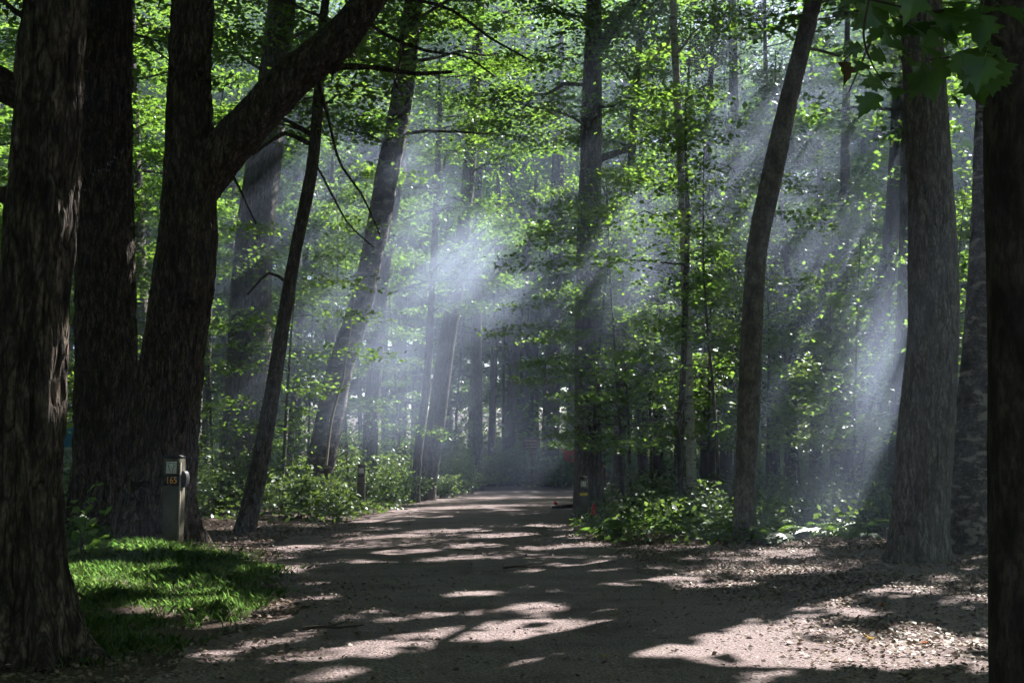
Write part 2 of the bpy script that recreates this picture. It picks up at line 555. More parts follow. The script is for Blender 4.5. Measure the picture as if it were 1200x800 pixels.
def open_to_sun(c, pad=0.0):
    """mask of leaves that stand in one of the openings"""
    out = np.zeros(len(c), bool)
    if len(c) == 0:
        return out
    nz = 0.45 + 0.6 * vnoise(c * 1.6) + 0.5 * vnoise(c * 4.5)
    lo, hi = c.min(0), c.max(0)
    rel = (lo + hi) / 2 - GP
    s0 = rel @ SUN
    near = (np.linalg.norm(rel - s0[:, None] * SUN, axis=1) < np.linalg.norm(hi - lo) / 2 + GR * 1.4) & (s0 > -20)
    for p, r in zip(GP[near], GR[near]):
        q = c - p
        s = q @ SUN
        dd = (q * q).sum(1) - s * s
        out |= (dd < (r * nz + pad) ** 2) & (s > 0.5)
    return out


# ------------------------------------------------------------------ foliage
QUAD = np.array([[-.5, 0, 0], [0.02, -.37, .09], [.5, 0, -.05], [0.02, .37, .09]])
MAPLE = np.array([[-.46, 0, 0], [-.34, -.30, .05], [-.06, -.27, .02], [.02, -.50, .07], [.16, -.22, .02], [.54, 0, -.06],
                  [.16, .22, .02], [.02, .50, .07], [-.06, .27, .02], [-.34, .30, .05]])
OVAL = np.array([[-.5, 0, 0], [-.18, -.24, .06], [.2, -.2, .05], [.5, 0, -.06], [.2, .2, .05], [-.18, .24, .06]])


def leaves(mb, c, size, shape=QUAD, tilt=0.5, tint=(0.1, 0.9), carve=True):
    c = np.asarray(c, float)
    if carve and len(c):
        kill = open_to_sun(c, 0.38 * float(np.mean(size))) & (rng.random(len(c)) < 0.97)
        c = c[~kill]
        if not np.isscalar(size):
            size = size[~kill]
    n = len(c)
    if not n:
        return
    nrm = norm(UP + rng.normal(0, tilt, (n, 3)))
    a = rng.normal(0, 1, (n, 3))
    u = norm(a - (a * nrm).sum(1, keepdims=True) * nrm)
    w = np.cross(nrm, u)
    s = (size * rng.uniform(0.7, 1.25, n))[:, None, None]
    V = c[:, None, :] + s * (shape[None, :, 0, None] * u[:, None, :] + shape[None, :, 1, None] * w[:, None, :] + shape[None, :, 2, None] * nrm[:, None, :])
    k = len(shape)
    tn = np.clip(rng.uniform(tint[0], tint[1], n) * 0.6 + 0.4 * (tint[0] + (tint[1] - tint[0]) * np.clip(vnoise(c * 0.6) * 1.6 - .3, 0, 1)), 0, 1)
    mb.add(V.reshape(-1, 3), np.arange(n * k).reshape(n, k), np.repeat(tn, k))


def tube(mb, pts, rad, seg=5, tint=0.5):
    pts = np.asarray(pts, float)
    rad = np.asarray(rad, float)
    t = np.gradient(pts, axis=0)
    t = norm(t)
    ref = np.array([1.0, 0.13, 0]) if abs(t[0][2]) > 0.7 else UP
    a = norm(np.cross(t, ref))
    c = np.cross(t, a)
    th = np.linspace(0, 2 * np.pi, seg, endpoint=False)
    V = pts[:, None, :] + rad[:, None, None] * (np.cos(th)[None, :, None] * a[:, None, :] + np.sin(th)[None, :, None] * c[:, None, :])
    n = len(pts)
    i, j = np.meshgrid(np.arange(n - 1), np.arange(seg), indexing='ij')
    j2 = (j + 1) % seg
    f = np.stack([i * seg + j, i * seg + j2, (i + 1) * seg + j2, (i + 1) * seg + j], -1).reshape(-1, 4)
    mb.add(V.reshape(-1, 3), f, tint)


def spline(pts, n):
    """Catmull-Rom through rows (x, y, z, r ...), n samples evenly in arc length"""
    pts = np.asarray(pts, float)
    q = np.vstack([2 * pts[0] - pts[1], pts, 2 * pts[-1] - pts[-2]])
    out = []
    for i in range(1, len(q) - 2):
        t = np.linspace(0, 1, 24, endpoint=False)[:, None]
        p0, p1, p2, p3 = q[i - 1], q[i], q[i + 1], q[i + 2]
        out.append(0.5 * (2 * p1 + (p2 - p0) * t + (2 * p0 - 5 * p1 + 4 * p2 - p3) * t * t + (3 * p1 - p0 - 3 * p2 + p3) * t ** 3))
    out.append(pts[-1:])
    o = np.vstack(out)
    s = np.concatenate([[0], np.cumsum(np.linalg.norm(np.diff(o[:, :3], axis=0), axis=1))])
    u = np.linspace(0, s[-1], n)
    return np.stack([np.interp(u, s, o[:, k]) for k in range(o.shape[1])], 1)


def trunk_surface(mb, path, seg, rings, furrow, flare=0.0, lobes=5, seed=0.0, lump=0.05):
    s = spline(path, rings)
    pts, rad = s[:, :3], s[:, 3]
    t = norm(np.gradient(pts, axis=0))
    a = norm(np.cross(t, np.array([0.0, 1, 0.05])))
    c = np.cross(t, a)
    th = np.linspace(0, 2 * np.pi, seg, endpoint=False)
    L = np.concatenate([[0], np.cumsum(np.linalg.norm(np.diff(pts, axis=0), axis=1))])
    rr = np.repeat(rad[:, None], seg, 1)
    thm, Lm = np.meshgrid(th, L)
    ex = np.exp(-Lm / max(0.25, rad[0] * 0.9))
    if flare:
        rr = rr * (1 + flare * ex * (0.55 + 0.75 * np.clip(np.cos(lobes * thm + seed + 1.3 * np.sin(2 * thm + seed)), -0.4, 1)))
    big = vnoise(np.stack([np.cos(thm) * 1.3 + seed, np.sin(thm) * 1.3, Lm * 0.8], -1)) - 0.5
    rr = rr * (1 + 2 * lump * big)
    if furrow:
        kr = 2.6 + rad.mean() * 9
        wob = vnoise(np.stack([np.cos(thm) * 2 + seed, np.sin(thm) * 2, Lm * 1.5], -1)) * 1.2
        n1 = vnoise(np.stack([np.cos(thm) * kr + seed + wob, np.sin(thm) * kr + wob, Lm * 1.6], -1))
        n2 = vnoise(np.stack([np.cos(thm) * kr * 2.3 + seed, np.sin(thm) * kr * 2.3, Lm * 5], -1))
        n3 = vnoise(np.stack([np.cos(thm) * kr * 4.5 + seed, np.sin(thm) * kr * 4.5, Lm * 9], -1))
        rr = rr + furrow * (0.9 - 2.6 * np.abs(n1 - 0.5) + 0.9 * (n2 - 0.5) + 0.7 * (n3 - .5) - 0.3)
    V = pts[:, None, :] + rr[..., None] * (np.cos(thm)[..., None] * a[:, None, :] + np.sin(thm)[..., None] * c[:, None, :])
    i, j = np.meshgrid(np.arange(rings - 1), np.arange(seg), indexing='ij')
    j2 = (j + 1) % seg
    f = np.stack([i * seg + j, i * seg + j2, (i + 1) * seg + j2, (i + 1) * seg + j], -1).reshape(-1, 4)
    mb.add(V.reshape(-1, 3), f)
    return s


def crown(wood, leafb, stem, z0, z1, length, nb, nleaf, lsize, shape=QUAD, rise=0.35, carve=True, tint=(0.1, 0.9), spread=0.36, droop=0.12, tilt=0.36, keep=None, sub=13, shape_top=0.45, coarse=False):
    """branches off the stem with flat sprays of leaves; coordinates are those of stem"""
    zs = stem[:, 2]
    per = max(1, int(nleaf // nb * (1 if coarse or not carve else 1.7)))
    vis = 1.0 if coarse or not carve else 0.78
    if coarse:
        sub = 5
    az = rng.uniform(0, 6.28)
    for k in range(nb):
        f = (k + rng.uniform(0, 0.9)) / nb
        z = z0 + (z1 - z0) * f
        base = np.array([np.interp(z, zs, stem[:, q]) for q in range(4)])
        az += 2.4 + rng.normal(0, 0.35)
        ln = length * rng.uniform(0.65, 1.15) * (shape_top + (1 - shape_top) * math.sin(math.pi * min(1, 0.18 + 0.82 * (1 - f))) if f > 0.35 else rng.uniform(0.75, 1.0))
        d = np.array([math.cos(az), math.sin(az), 0])
        lat = np.array([-d[1], d[0], 0])
        up = rise * rng.uniform(0.4, 1.5)
        t = np.linspace(0, 1, 6)
        bend = rng.normal(0, 0.12)
        for attempt in (0, 1):
            pts = base[:3] + ln * (t[:, None] * d + (up * t - 0.45 * up * t * t - droop * t * t)[:, None] * UP + (bend * t * t)[:, None] * lat)
            hit = np.nonzero(open_to_sun(pts))[0] if carve else []
            if attempt or len(hit) == 0:
                break
            ln *= max(0.25, (hit[0] - 0.6) * 0.2)      # a bough that would cross an opening stops short of it
        pts[1:] += rng.normal(0, 0.02 * ln, (5, 3))
        r0 = min(base[3] * 0.45, 0.012 + 0.011 * ln)
        tube(wood, pts, r0 * (1 - 0.82 * t), 5)
        cen, tw = [], []
        for q in range(sub):
            tq = rng.uniform(0.22, 1.05)
            bp = np.array([np.interp(tq, t, pts[:, c]) for c in range(3)])
            w = ln * (0.12 + 0.30 * math.sin(math.pi * min(0.95, tq)))
            side = rng.uniform(-1, 1)
            ce = bp + lat * side * w + d * abs(side) * w * 0.5 + UP * (rng.normal(0, 0.09) - 0.05 * abs(side))
            cen.append(ce)
            if ln > 0.8 and not coarse:
                tw.append((bp, ce))
        if tw:
            mids = np.array([(a_ + c_) / 2 for a_, c_ in tw])
            shut = open_to_sun(mids) if carve else np.zeros(len(tw), bool)
            for (a_, c_), mid, cut in zip(tw, mids, shut):
                if not cut:
                    rt = max(0.004, r0 * 0.22)
                    tube(wood, [a_, mid + rng.normal(0, 0.05, 3), c_], [rt, rt * 0.7, rt * 0.4], 3)
        cen = np.array(cen)
        pick = rng.integers(0, len(cen), per)
        pos = cen[pick] + rng.normal(0, 1, (per, 3)) * np.array([spread, spread, spread * 0.17])
        if keep is not None:
            pos = pos[keep(pos)]
        # unseen leaves above the view: fewer, but enlarged to thicken the shade
        hi = pos[:, 2] > CAMZ + 0.42 * np.maximum(pos[:, 1], 4)
        leaves(leafb, pos[~hi], lsize * vis, shape, tilt, tint, carve)
        ph = pos[hi]
        if not coarse and carve:
            ph = ph[rng.random(len(ph)) < .7]
        leaves(leafb, ph, max(lsize, .2) * (2.1 if carve and not coarse else 1.0), QUAD, .5, tint, carve)


TREES = []
NAMED = [(-400, 'the edge of the wood'), (46, 'the shaggy trunk'), (122, 'the ridged maple'), (184, 'the forked maple'), (300, 'the slim leaning stem'), (380, 'the blotched birch'),
         (500, 'the road-bend trunk'), (624, 'the brown sign'), (690, 'the tall straight trunk'), (810, 'the white birch'), (876, 'the curving trunk'), (995, 'the dark leaning trunk'),
         (1078, 'the broad flaring trunk'), (1200, 'the near smooth trunk'), (1900, 'the edge of the wood')]
RANK = ['tallest', 'second tallest', 'third tallest', 'fourth tallest', 'fifth tallest', 'sixth tallest', 'seventh tallest', 'eighth tallest']


def single_out(items, phrase, words=RANK):
    """items: (object, bearing, size); each is named by the trunks it stands between and its size among its like there"""
    slots = {}
    for o, px, size in items:
        k = max(i for i, (a, n) in enumerate(NAMED) if a <= px)
        slots.setdefault(min(k, len(NAMED) - 2), []).append((size, o))
    for k, lst in slots.items():
        lst.sort(key=lambda a: -a[0])
        where = 'between %s and %s' % (NAMED[k][1], NAMED[k + 1][1])
        assert len(where.split()) < 13, where
        for i, (sz, o) in enumerate(lst):
            o['label'] = ('%s %s %s' % (words[i] if len(lst) > 1 else 'only', phrase, where))




def extend(path, H, wob=0.25):
    """carry a trunk on above the last given point up to height H"""
    path = [list(p) for p in path]
    p1, p0 = np.array(path[-1]), np.array(path[-2])
    d = norm(p1[:3] - p0[:3])
    z = p1[2]
    n = max(2, int((H - z) / 2.5))
    for k in range(1, n + 1):
        d = norm(d + np.array([rng.normal(0, 0.06) * wob * 4, rng.normal(0, 0.06) * wob * 4, 0.25]))
        step = (H - z) / n
        nx = np.array(path[-1][:3]) + d * step / max(d[2], 0.5)
        path.append([*nx, max(0.007, p1[3] * (1 - 0.9 * k / n))])
    return path


def tree(name, label, d, pix, H, bark='bark_plain', cr=None, seg=14, ring_len=0.5, furrow=0.0, flare=0.35, group=None, limbs=(), cat='tree', leafmat='leaf', lump=0.05, seed=None, sink=0.12):
    """pix: (px, py, width px) from the base up, all at distance d"""
    b0 = P(*pix[0][:2], d)
    if b0[1] > 22 and road_dist(b0[0:1], b0[1:2])[0] < -.45:        # nothing grows on the road: it stands past the bend
        nd_ = 54.5 + rng.uniform(0, 5)
        H *= (nd_ / d) ** .6
        for k_ in ('z0', 'z1'):
            cr[k_] *= (nd_ / d) ** .6
        d = nd_
    path = []
    for (px, py, w, *dd) in pix:
        dist = dd[0] if dd else d
        path.append([*P(px, py, dist), w * dist / F / 2])
    x0, y0 = path[0][0], path[0][1]
    gz = float(ground_z(np.array([x0]), np.array([y0]))[0])
    base = np.array([x0, y0, gz])
    path[0][2] = gz - sink
    if path[1][2] < gz + 0.1:
        path[1][2] = gz + 0.1
    if H:
        path = extend(path, H)
    path = [[p[0] - base[0], p[1] - base[1], p[2] - base[2], p[3]] for p in path]
    root = thing(name, base, label, cat, group)
    wood, lf = MB(), MB()
    length = sum(np.linalg.norm(np.array(path[i + 1][:3]) - np.array(path[i][:3])) for i in range(len(path) - 1))
    sd = rng.uniform(0, 50) if seed is None else seed
    s = trunk_surface(wood, path, seg, int(max(10, length / ring_len)), furrow, flare, 5, sd, lump)
    for lm in limbs:
        q = []
        for (px, py, w, *dd) in lm:
            dist = dd[0] if dd else d
            q.append([*(P(px, py, dist) - base), w * dist / F / 2])
        big = q[0][3] > 0.08
        ll = sum(np.linalg.norm(np.array(q[i + 1][:3]) - np.array(q[i][:3])) for i in range(len(q) - 1))
        trunk_surface(wood, q, 28 if big else 6, int(max(6, ll / (0.06 if big else 0.2))), furrow * 0.6 if big else 0, 0, 5, sd + 3, lump)
    if cr:
        lf_world = cr.pop('_', None)
        off = base
        stem = s.copy()
        stem[:, :3] += off
        wb = MB()
        lb = MB()
        crown(wb, lb, stem, carve=cr.pop('carve', True), **cr)
        for src, dst in ((wb, wood), (lb, lf)):
            nbase = dst.n
            for vv, ff, tt_ in zip(src.v, src.f, src.t):
                dst.v.append(vv - off)
                dst.f.append(ff + nbase)
                dst.t.append(tt_)
            dst.n += src.n
    wood.build('trunk', M[bark], root, True)
    if lf.n:
        lf.build('crown', M[leafmat], root)
    TREES.append((base[0], base[1]))
    return root, s, base


def cr(z0, z1, length, nb, nleaf, lsize, **k):
    return dict(z0=z0, z1=z1, length=length, nb=nb, nleaf=nleaf, lsize=lsize, **k)


exec_trees = True
# --- the big trunks in front
tree('maple_tree', 'shaggy dark maple trunk with flared roots on the edge of the grass', 7.5,
     [(44, 778, 100), (35, 700, 86), (29, 600, 78), (37, 400, 75), (53, 200, 75), (66, 0, 71)], 17, 'bark',
     cr(6.5, 16.5, 4.8, 22, 6000, .22), seg=110, ring_len=.06, furrow=.034, flare=.75,
     limbs=[[(40, 120, 40), (-10, 92, 32), (-70, 50, 26), (-180, -40, 18)], [(40, 235, 22), (0, 228, 18), (-60, 205, 14)], [(60, 38, 9), (20, 15, 6), (-30, -30, 4)]], lump=.07, seed=2.0)
tree('maple_tree', 'straight thick ridged maple trunk just behind the forked maple', 20.0,
     [(122, 628, 74), (122, 570, 70), (124, 400, 66), (122, 200, 61), (124, 0, 57)], 21, 'bark',
     cr(8.5, 20.5, 5.2, 22, 7000, .2), seg=90, ring_len=.09, furrow=.055, flare=.35, lump=.05)
FORKED = tree('maple_tree', 'forked maple with a knot hole and a heavy slanting limb, beside post 165', 17.4,
     [(180, 648, 84), (183, 590, 78), (203, 420, 69), (219, 290, 66), (222, 200, 56), (222, 100, 49), (226, 0, 46)], 20, 'bark',
     cr(8.4, 19.5, 5.5, 22, 7000, .2), seg=100, ring_len=.065, furrow=.042, flare=.45,
     limbs=[[(212, 262, 40), (232, 218, 56), (272, 168, 50), (340, 95, 48), (400, 42, 42), (440, -10, 34), (500, -90, 26), (560, -200, 15)],
            [(385, 84, 14), (400, 78, 7), (440, 80, 4), (490, 86, 3), (530, 84, 2)],
            [(425, 20, 6), (450, 40, 4.5), (500, 60, 3.5), (545, 66, 2.5), (580, 90, 2)],
            [(372, 95, 6), (385, 140, 3.5), (398, 190, 3), (425, 230, 2.5), (445, 275, 2)],
            [(470, 42, 3), (468, 80, 2.5), (458, 110, 2)], [(440, -5, 5), (520, 8, 4), (575, 45, 3), (620, 70, 2)],
            [(290, 150, 5), (270, 190, 3.5), (285, 230, 2.5), (300, 262, 2)]], lump=.06, seed=7.0)
for (px, py, d_, r_) in [(222, 357, 16.98, .085), (236, 88, 17.1, .08)]:
    kb = MB()
    th = np.linspace(0, 6.283, 18, endpoint=False)
    prof = [(1.25, .05), (1.0, -.045), (.75, -.06), (.5, -.03), (.34, .05), (0.0, .12)]
    V = [[r_ * q * math.cos(a) * (1 + .12 * math.sin(3 * a)), dy * 1.1, r_ * q * 1.15 * math.sin(a)] for q, dy in prof for a in th]
    kb.add(V, [[i * 18 + j, i * 18 + (j + 1) % 18, (i + 1) * 18 + (j + 1) % 18, (i + 1) * 18 + j] for i in range(len(prof) - 1) for j in range(18)])
    kn = kb.build('knot', M['bark'], FORKED[0], True)
    kn.location = tuple(P(px, py, d_) - FORKED[2])
tree('maple_sapling', 'slim leaning maple stem with bare side twigs, rooted at the edge of the leaf litter', 20.5,
     [(284, 628, 24), (298, 575, 22), (316, 480, 18), (330, 390, 16), (345, 300, 14), (365, 200, 14), (374, 100, 12), (379, 20, 10)], 12, 'bark_plain',
     cr(6.8, 11.8, 2.6, 12, 1800, .15, shape=MAPLE), seg=20, ring_len=.12, furrow=.006, flare=.2, lump=.1,
     limbs=[[(366, 158, 7), (345, 146, 5), (330, 138, 3.5)], [(362, 168, 6), (335, 156, 5), (318, 165, 4), (295, 182, 3)], [(352, 240, 4), (365, 190, 3), (390, 230, 2.5), (408, 262, 2), (438, 290, 1.6)],
            [(335, 330, 4), (315, 320, 3), (290, 345, 2.2)]])
tree('maple_tree', 'very thick hazy trunk standing behind the leaning stem and the bushes', 29,
     [(284, 566, 58), (290, 480, 52), (297, 300, 46), (314, 150, 38), (330, 0, 32)], 23, 'bark_pale',
     cr(9, 22, 5, 24, 9000, .18), seg=40, ring_len=.15, furrow=.02, flare=.2)
tree('birch_tree', 'leaning blotched birch trunk rising out of the sunlit bush', 29,
     [(366, 560, 32), (392, 460, 30), (428, 335, 26), (453, 210, 26), (470, 120, 25), (485, 0, 21)], 22, 'bark_birch_old',
     cr(8, 21, 4.5, 24, 9000, .18), seg=36, ring_len=.12, furrow=.02, flare=.15, lump=.09)
tree('maple_tree', 'hazy slender trunk between the leaning birch and the smoke', 36,
     [(430, 560, 18), (436, 480, 17), (442, 400, 16), (450, 320, 14), (470, 180, 12), (480, 60, 9)], 20, 'bark_plain', cr(6, 19, 3.8, 18, 5500, .18))
tree('maple_tree', 'leaning dark trunk at the road bend, half lost in the smoke', 38,
     [(497, 578, 22), (512, 490, 22), (524, 400, 20), (535, 335, 18), (550, 200, 15), (562, 20, 12)], 22, 'bark_plain', cr(8, 21, 4.2, 20, 7000, .18), flare=.3)
tree('maple_sapling', 'thin upright stem close against the leaning dark trunk by the road bend', 36,
     [(486, 587, 10), (491, 520, 10), (500, 450, 9), (507, 330, 8), (515, 150, 7)], 14, 'bark_plain', cr(5, 13.5, 2.8, 14, 2500, .17))
tree('maple_tree', 'tall straight trunk beside the red cone, forking near the top', 29.5,
     [(690, 600, 36), (689, 500, 31), (689, 350, 29), (692, 200, 26), (694, 100, 23), (696, 0, 18)], 22, 'bark_pale',
     cr(9, 21, 4.6, 22, 9000, .17), seg=36, ring_len=.12, furrow=.014, flare=.2,
     limbs=[[(698, 62, 14), (720, 32, 13), (745, 0, 11), (780, -60, 8)], [(692, 190, 10), (715, 182, 8), (745, 172, 5)]])
tree('maple_tree', 'slender grey trunk right of the brown marker post', 31,
     [(723, 600, 17), (727, 490, 15), (733, 340, 12), (738, 220, 10), (748, 60, 8)], 16, 'bark_grey', cr(6, 15.5, 3.2, 18, 4500, .17))
tree('birch_tree', 'pale white-barked birch stem beside a thinner brown one', 24.5,
     [(812, 604, 13), (809, 520, 12), (806, 430, 11), (800, 250, 9), (793, 100, 9), (789, 0, 8)], 17, 'bark_birch', cr(7.5, 16.5, 3, 14, 3500, .16), flare=.1, seg=16)
tree('maple_sapling', 'thin brown stem wrapped close against the white birch', 24.2,
     [(803, 602, 9), (797, 525, 8), (801, 420, 7), (806, 260, 6)], 9, 'bark_plain', cr(3.6, 8.8, 2.4, 14, 2200, .14, shape=MAPLE, rise=.15))
tree('maple_tree', 'curving grey trunk that bends to the right as it rises from the ferns', 18.2,
     [(873, 640, 27), (873, 570, 24), (878, 470, 25), (883, 350, 24), (888, 285, 25), (904, 208, 26), (926, 110, 22), (948, 25, 20), (955, 0, 19)], 20, 'bark_grey',
     cr(8.3, 19.5, 5, 22, 8000, .2), seg=40, ring_len=.08, furrow=.008, flare=.25, lump=.08,
     limbs=[[(935, 55, 6), (955, 58, 4), (985, 66, 3)]])
tree('maple_tree', 'broad straight trunk with split flaring base at the edge of the pull-in', 15.2,
     [(1074, 664, 60), (1078, 610, 62), (1086, 500, 63), (1094, 380, 58), (1092, 250, 54), (1085, 120, 49), (1080, 0, 45)], 21, 'bark_pale',
     cr(8, 20.5, 5.6, 24, 8000, .21), seg=84, ring_len=.085, furrow=.016, flare=.75, seed=4.4, limbs=[[(1096, 90, 10), (1118, 78, 6), (1130, 66, 4)]])
tree('birch_tree', 'old banded birch trunk close behind the broad flaring trunk', 16.4,
     [(1133, 660, 48), (1134, 560, 45), (1145, 470, 43), (1156, 300, 38), (1165, 0, 30)], 18, 'bark_birch_old', cr(8, 17.5, 4.4, 18, 6000, .21), seg=48, ring_len=.08, furrow=.018, flare=.2)
tree('maple_tree', 'hazy straight trunk left of the broad flaring one', 24,
     [(1052, 580, 30), (1058, 480, 28), (1065, 330, 26), (1068, 150, 22), (1070, 0, 18)], 20, 'bark_plain', cr(7.6, 19.5, 4.6, 22, 8000, .19))
tree('maple_tree', 'dark trunk leaning to the right among the shaded leaves behind the sun shafts', 28,
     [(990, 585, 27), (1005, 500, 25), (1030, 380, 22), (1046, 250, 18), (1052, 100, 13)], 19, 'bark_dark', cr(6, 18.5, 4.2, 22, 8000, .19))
tree('birch_tree', 'short-looking pinkish banded birch trunk deep in the shade', 30,
     [(982, 580, 17), (984, 480, 16), (986, 380, 14), (990, 200, 12)], 16, 'bark_birch_old', cr(5.5, 15.5, 3.4, 18, 5000, .19))
tree('maple_tree', 'slim pole-like trunk bare below its top leaves, behind the white birch', 40,
     [(870, 590, 13), (867, 400, 12), (862, 170, 11), (858, 0, 10)], 19, 'bark_plain', cr(11, 18.5, 3.4, 14, 4500, .19))
tree('maple_tree', 'faint trunk in line behind the thick ridged maple', 34,
     [(168, 580, 26), (166, 450, 24), (160, 300, 23), (152, 120, 20), (150, 0, 17)], 20, 'bark_plain', cr(8, 19.5, 4.4, 22, 8000, .19))
tree('maple_tree', 'faint trunk standing behind the brown sign', 44,
     [(644, 575, 22), (646, 480, 20), (650, 350, 18), (655, 150, 14)], 21, 'bark_plain', cr(8, 20.5, 4.2, 20, 7000, .2))
tree('maple_sapling', 'slender stem leaning right above the end of the road', 42,
     [(594, 570, 12), (600, 470, 11), (612, 340, 9), (622, 260, 8)], 13, 'bark_plain', cr(5, 12.5, 3, 16, 3500, .19))
# dark hemlocks behind the ferns on the right
hem, thin = [], []
for (px, d, w, H) in [(770, 34, 13, 15), (829, 36, 18, 18), (905, 35, 17, 17), (926, 31, 13, 12), (752, 43, 14, 16), (850, 42, 16, 17), (955, 40, 16, 18), (800, 47, 15, 18)]:
    py = 540 + 1400 * CAMZ / d
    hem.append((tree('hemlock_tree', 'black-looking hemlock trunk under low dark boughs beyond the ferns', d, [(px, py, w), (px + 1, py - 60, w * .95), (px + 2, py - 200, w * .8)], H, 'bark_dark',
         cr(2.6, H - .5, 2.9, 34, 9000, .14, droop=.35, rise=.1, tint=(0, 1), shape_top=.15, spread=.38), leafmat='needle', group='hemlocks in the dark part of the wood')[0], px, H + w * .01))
# thin hazy background stems that can be told apart on the left
for (px, d, w, H) in [(337, 40, 9, 14), (405, 42, 15, 18), (388, 46, 9, 15), (470, 47, 12, 18), (345, 52, 16, 20), (240, 40, 10, 15), (262, 48, 14, 19), (560, 50, 12, 18), (575, 47, 9, 14), (100, 33, 12, 16), (15, 30, 10, 14)]:
    py = 540 + 1400 * CAMZ / d
    ln = rng.normal(0, 14)
    thin.append((tree('maple_tree', 'thin hazy trunk among others in the smoky wood left of the road', d, [(px, py, w), (px + ln * .3, py - 120, w * .93), (px + ln, py - 330, w * .75)], H, 'bark_plain',
         cr(H * .42, H - .5, 3.4, 16, 4500, .19), group='thin trunks in the smoky wood', seg=10)[0], px, w))
THICK = ['thickest', 'second thickest', 'third thickest', 'fourth thickest', 'fifth thickest']
single_out(hem, 'dark low-boughed hemlock')
single_out(thin, 'thin hazy trunk', THICK)

# --- the rest of the wood: unnamed trees beyond and beside
placed = list(TREES)
NG = N_PLACED
AZ = norm(SUN[:2])


def blocks(x, y, w, H, ymin=-99):
    q = np.array([x, y]) - GP[:NG, :2]
    t = q @ AZ
    big = (GR[:NG] > .2) & (np.arange(NG) < NG - 26)
    perp = np.abs(q[:, 0] * AZ[1] - q[:, 1] * AZ[0])
    zr = GP[:NG, 2] + t * math.tan(R(SUN_EL))
    return bool(np.any((t > .5) & (perp < w) & (zr < H) & (GP[:NG, 1] > ymin) & big))


cand = rng.uniform([-44, -22], [60, 66], (3000, 2))
extra = []
for x, y in cand:
    if road_dist(np.array([x]), np.array([y]))[0] < 2.2:
        continue
    if y > 0 and abs(x) < 0.45 * y + 0.3 and y < 44:
        continue
    if y <= 4 and math.hypot(x, y) < 4.5:
        continue
    if any((x - a) ** 2 + (y - c) ** 2 < (4.4 if (4 < x < 26 and 8 < y < 44) else 5.8) ** 2 for a, c in placed):
        continue
    if blocks(x, y, 0.45, 20):
        continue
    placed.append((x, y))
    extra.append((x, y))
proto_trees = {}
for x, y in extra:
    inview = y > 0 and abs(x) < 0.46 * y + 1
    H = rng.uniform(25, 31) if inview and y > 40 else rng.uniform(18, 25)
    w = rng.uniform(.22, .5)
    unique = y > 2 and x > -26
    if not unique:
        continue
    px, py = 600 + 1400 * x / y, 540 + 1400 * CAMZ / y
    leans = rng.normal(0, .35)
    pth = [(px, py, w * F / y), (px + leans * F / y * .5, py - 3 * F / y, w * .9 * F / y), (px + leans * F / y, py - 7 * F / y, w * .75 * F / y)]
    if inview:
        tree('maple_tree', 'background forest tree with a grey-brown trunk far back in the wood', y, pth, H, 'bark_plain', cr(H * .3, H - .5, 4.4, 24, 7000, .2, tint=(.25, 1), sub=9),
             group='forest trees far back in the wood', seg=10, ring_len=.8)
    else:  # out-of-view trees added so their crowns shade the ground
        tree('maple_tree', 'forest tree beside the road out of view, added to shade the clearing', y, pth, H, 'bark_plain', cr(H * .36, H - .5, 5.2, 22, 2700, .42, coarse=True),
             group='added shade trees around the clearing', seg=8, ring_len=1.0)
print('extra trees', len(extra))

# shared far trees and the trees behind the viewer: copies of two models
protos = []
for k in range(4):
    H = [22, 25, 20, 27][k]
    root = thing('maple_tree', (0, 0, 0), 'tall leafy tree closing off the wood in the far distance', 'tree', 'distant trees closing off the wood')
    wood, lf = MB(), MB()
    s = trunk_surface(wood, [[0, 0, -.1, .22], [rng.normal(0, .2), 0, H * .3, .19], [rng.normal(0, .4), rng.normal(0, .3), H * .7, .12], [0, 0, H, .03]], 8, 20, 0, .3)
    crown(wood, lf, s, H * .12, H - .3, 4.8, 38, 9500, .23, carve=False, sub=12, spread=.45)
    wood.build('trunk', M['bark_plain'], root, True)
    lf.build('crown', M['leaf'], root)
    protos.append(root)
far = []
tries = rng.uniform([-75, 60], [75, 112], (4000, 2))
for x, y in tries:
    if abs(x) > 0.5 * y + 8 or any((x - a) ** 2 + (y - c) ** 2 < 5.2 ** 2 for a, c in placed):
        continue
    if road_dist(np.array([x]), np.array([y]))[0] < 1.0 and y < 75:
        continue
    if blocks(x, y, 4.2, 24, 40):
        continue
    placed.append((x, y))
    far.append((x, y))
behind = [(x, y) for x, y in extra if not (y > 2 and x > -26)]  # added round the viewer to keep sky light off the near trunks
used = [False] * 4
for k, (x, y) in enumerate(far + behind):
    q = k % 4
    o = protos[q] if not used[q] else copy_tree(protos[q])
    used[q] = True
    o.location = (x, y, float(ground_z(np.array([x]), np.array([y]))[0]))
    o.rotation_euler = (0, 0, rng.uniform(0, 6.28))
    sc = rng.uniform(.9, 1.15) * (1.0 if k >= len(far) else (1.15 + (y - 60) * .012))
    o.scale = (sc, sc, sc)
    if k >= len(far):
        o['label'] = 'leafy tree across the clearing, added to screen off sky light'
        o['group'] = 'added trees across the clearing'
print('far', len(far), 'behind', len(behind))

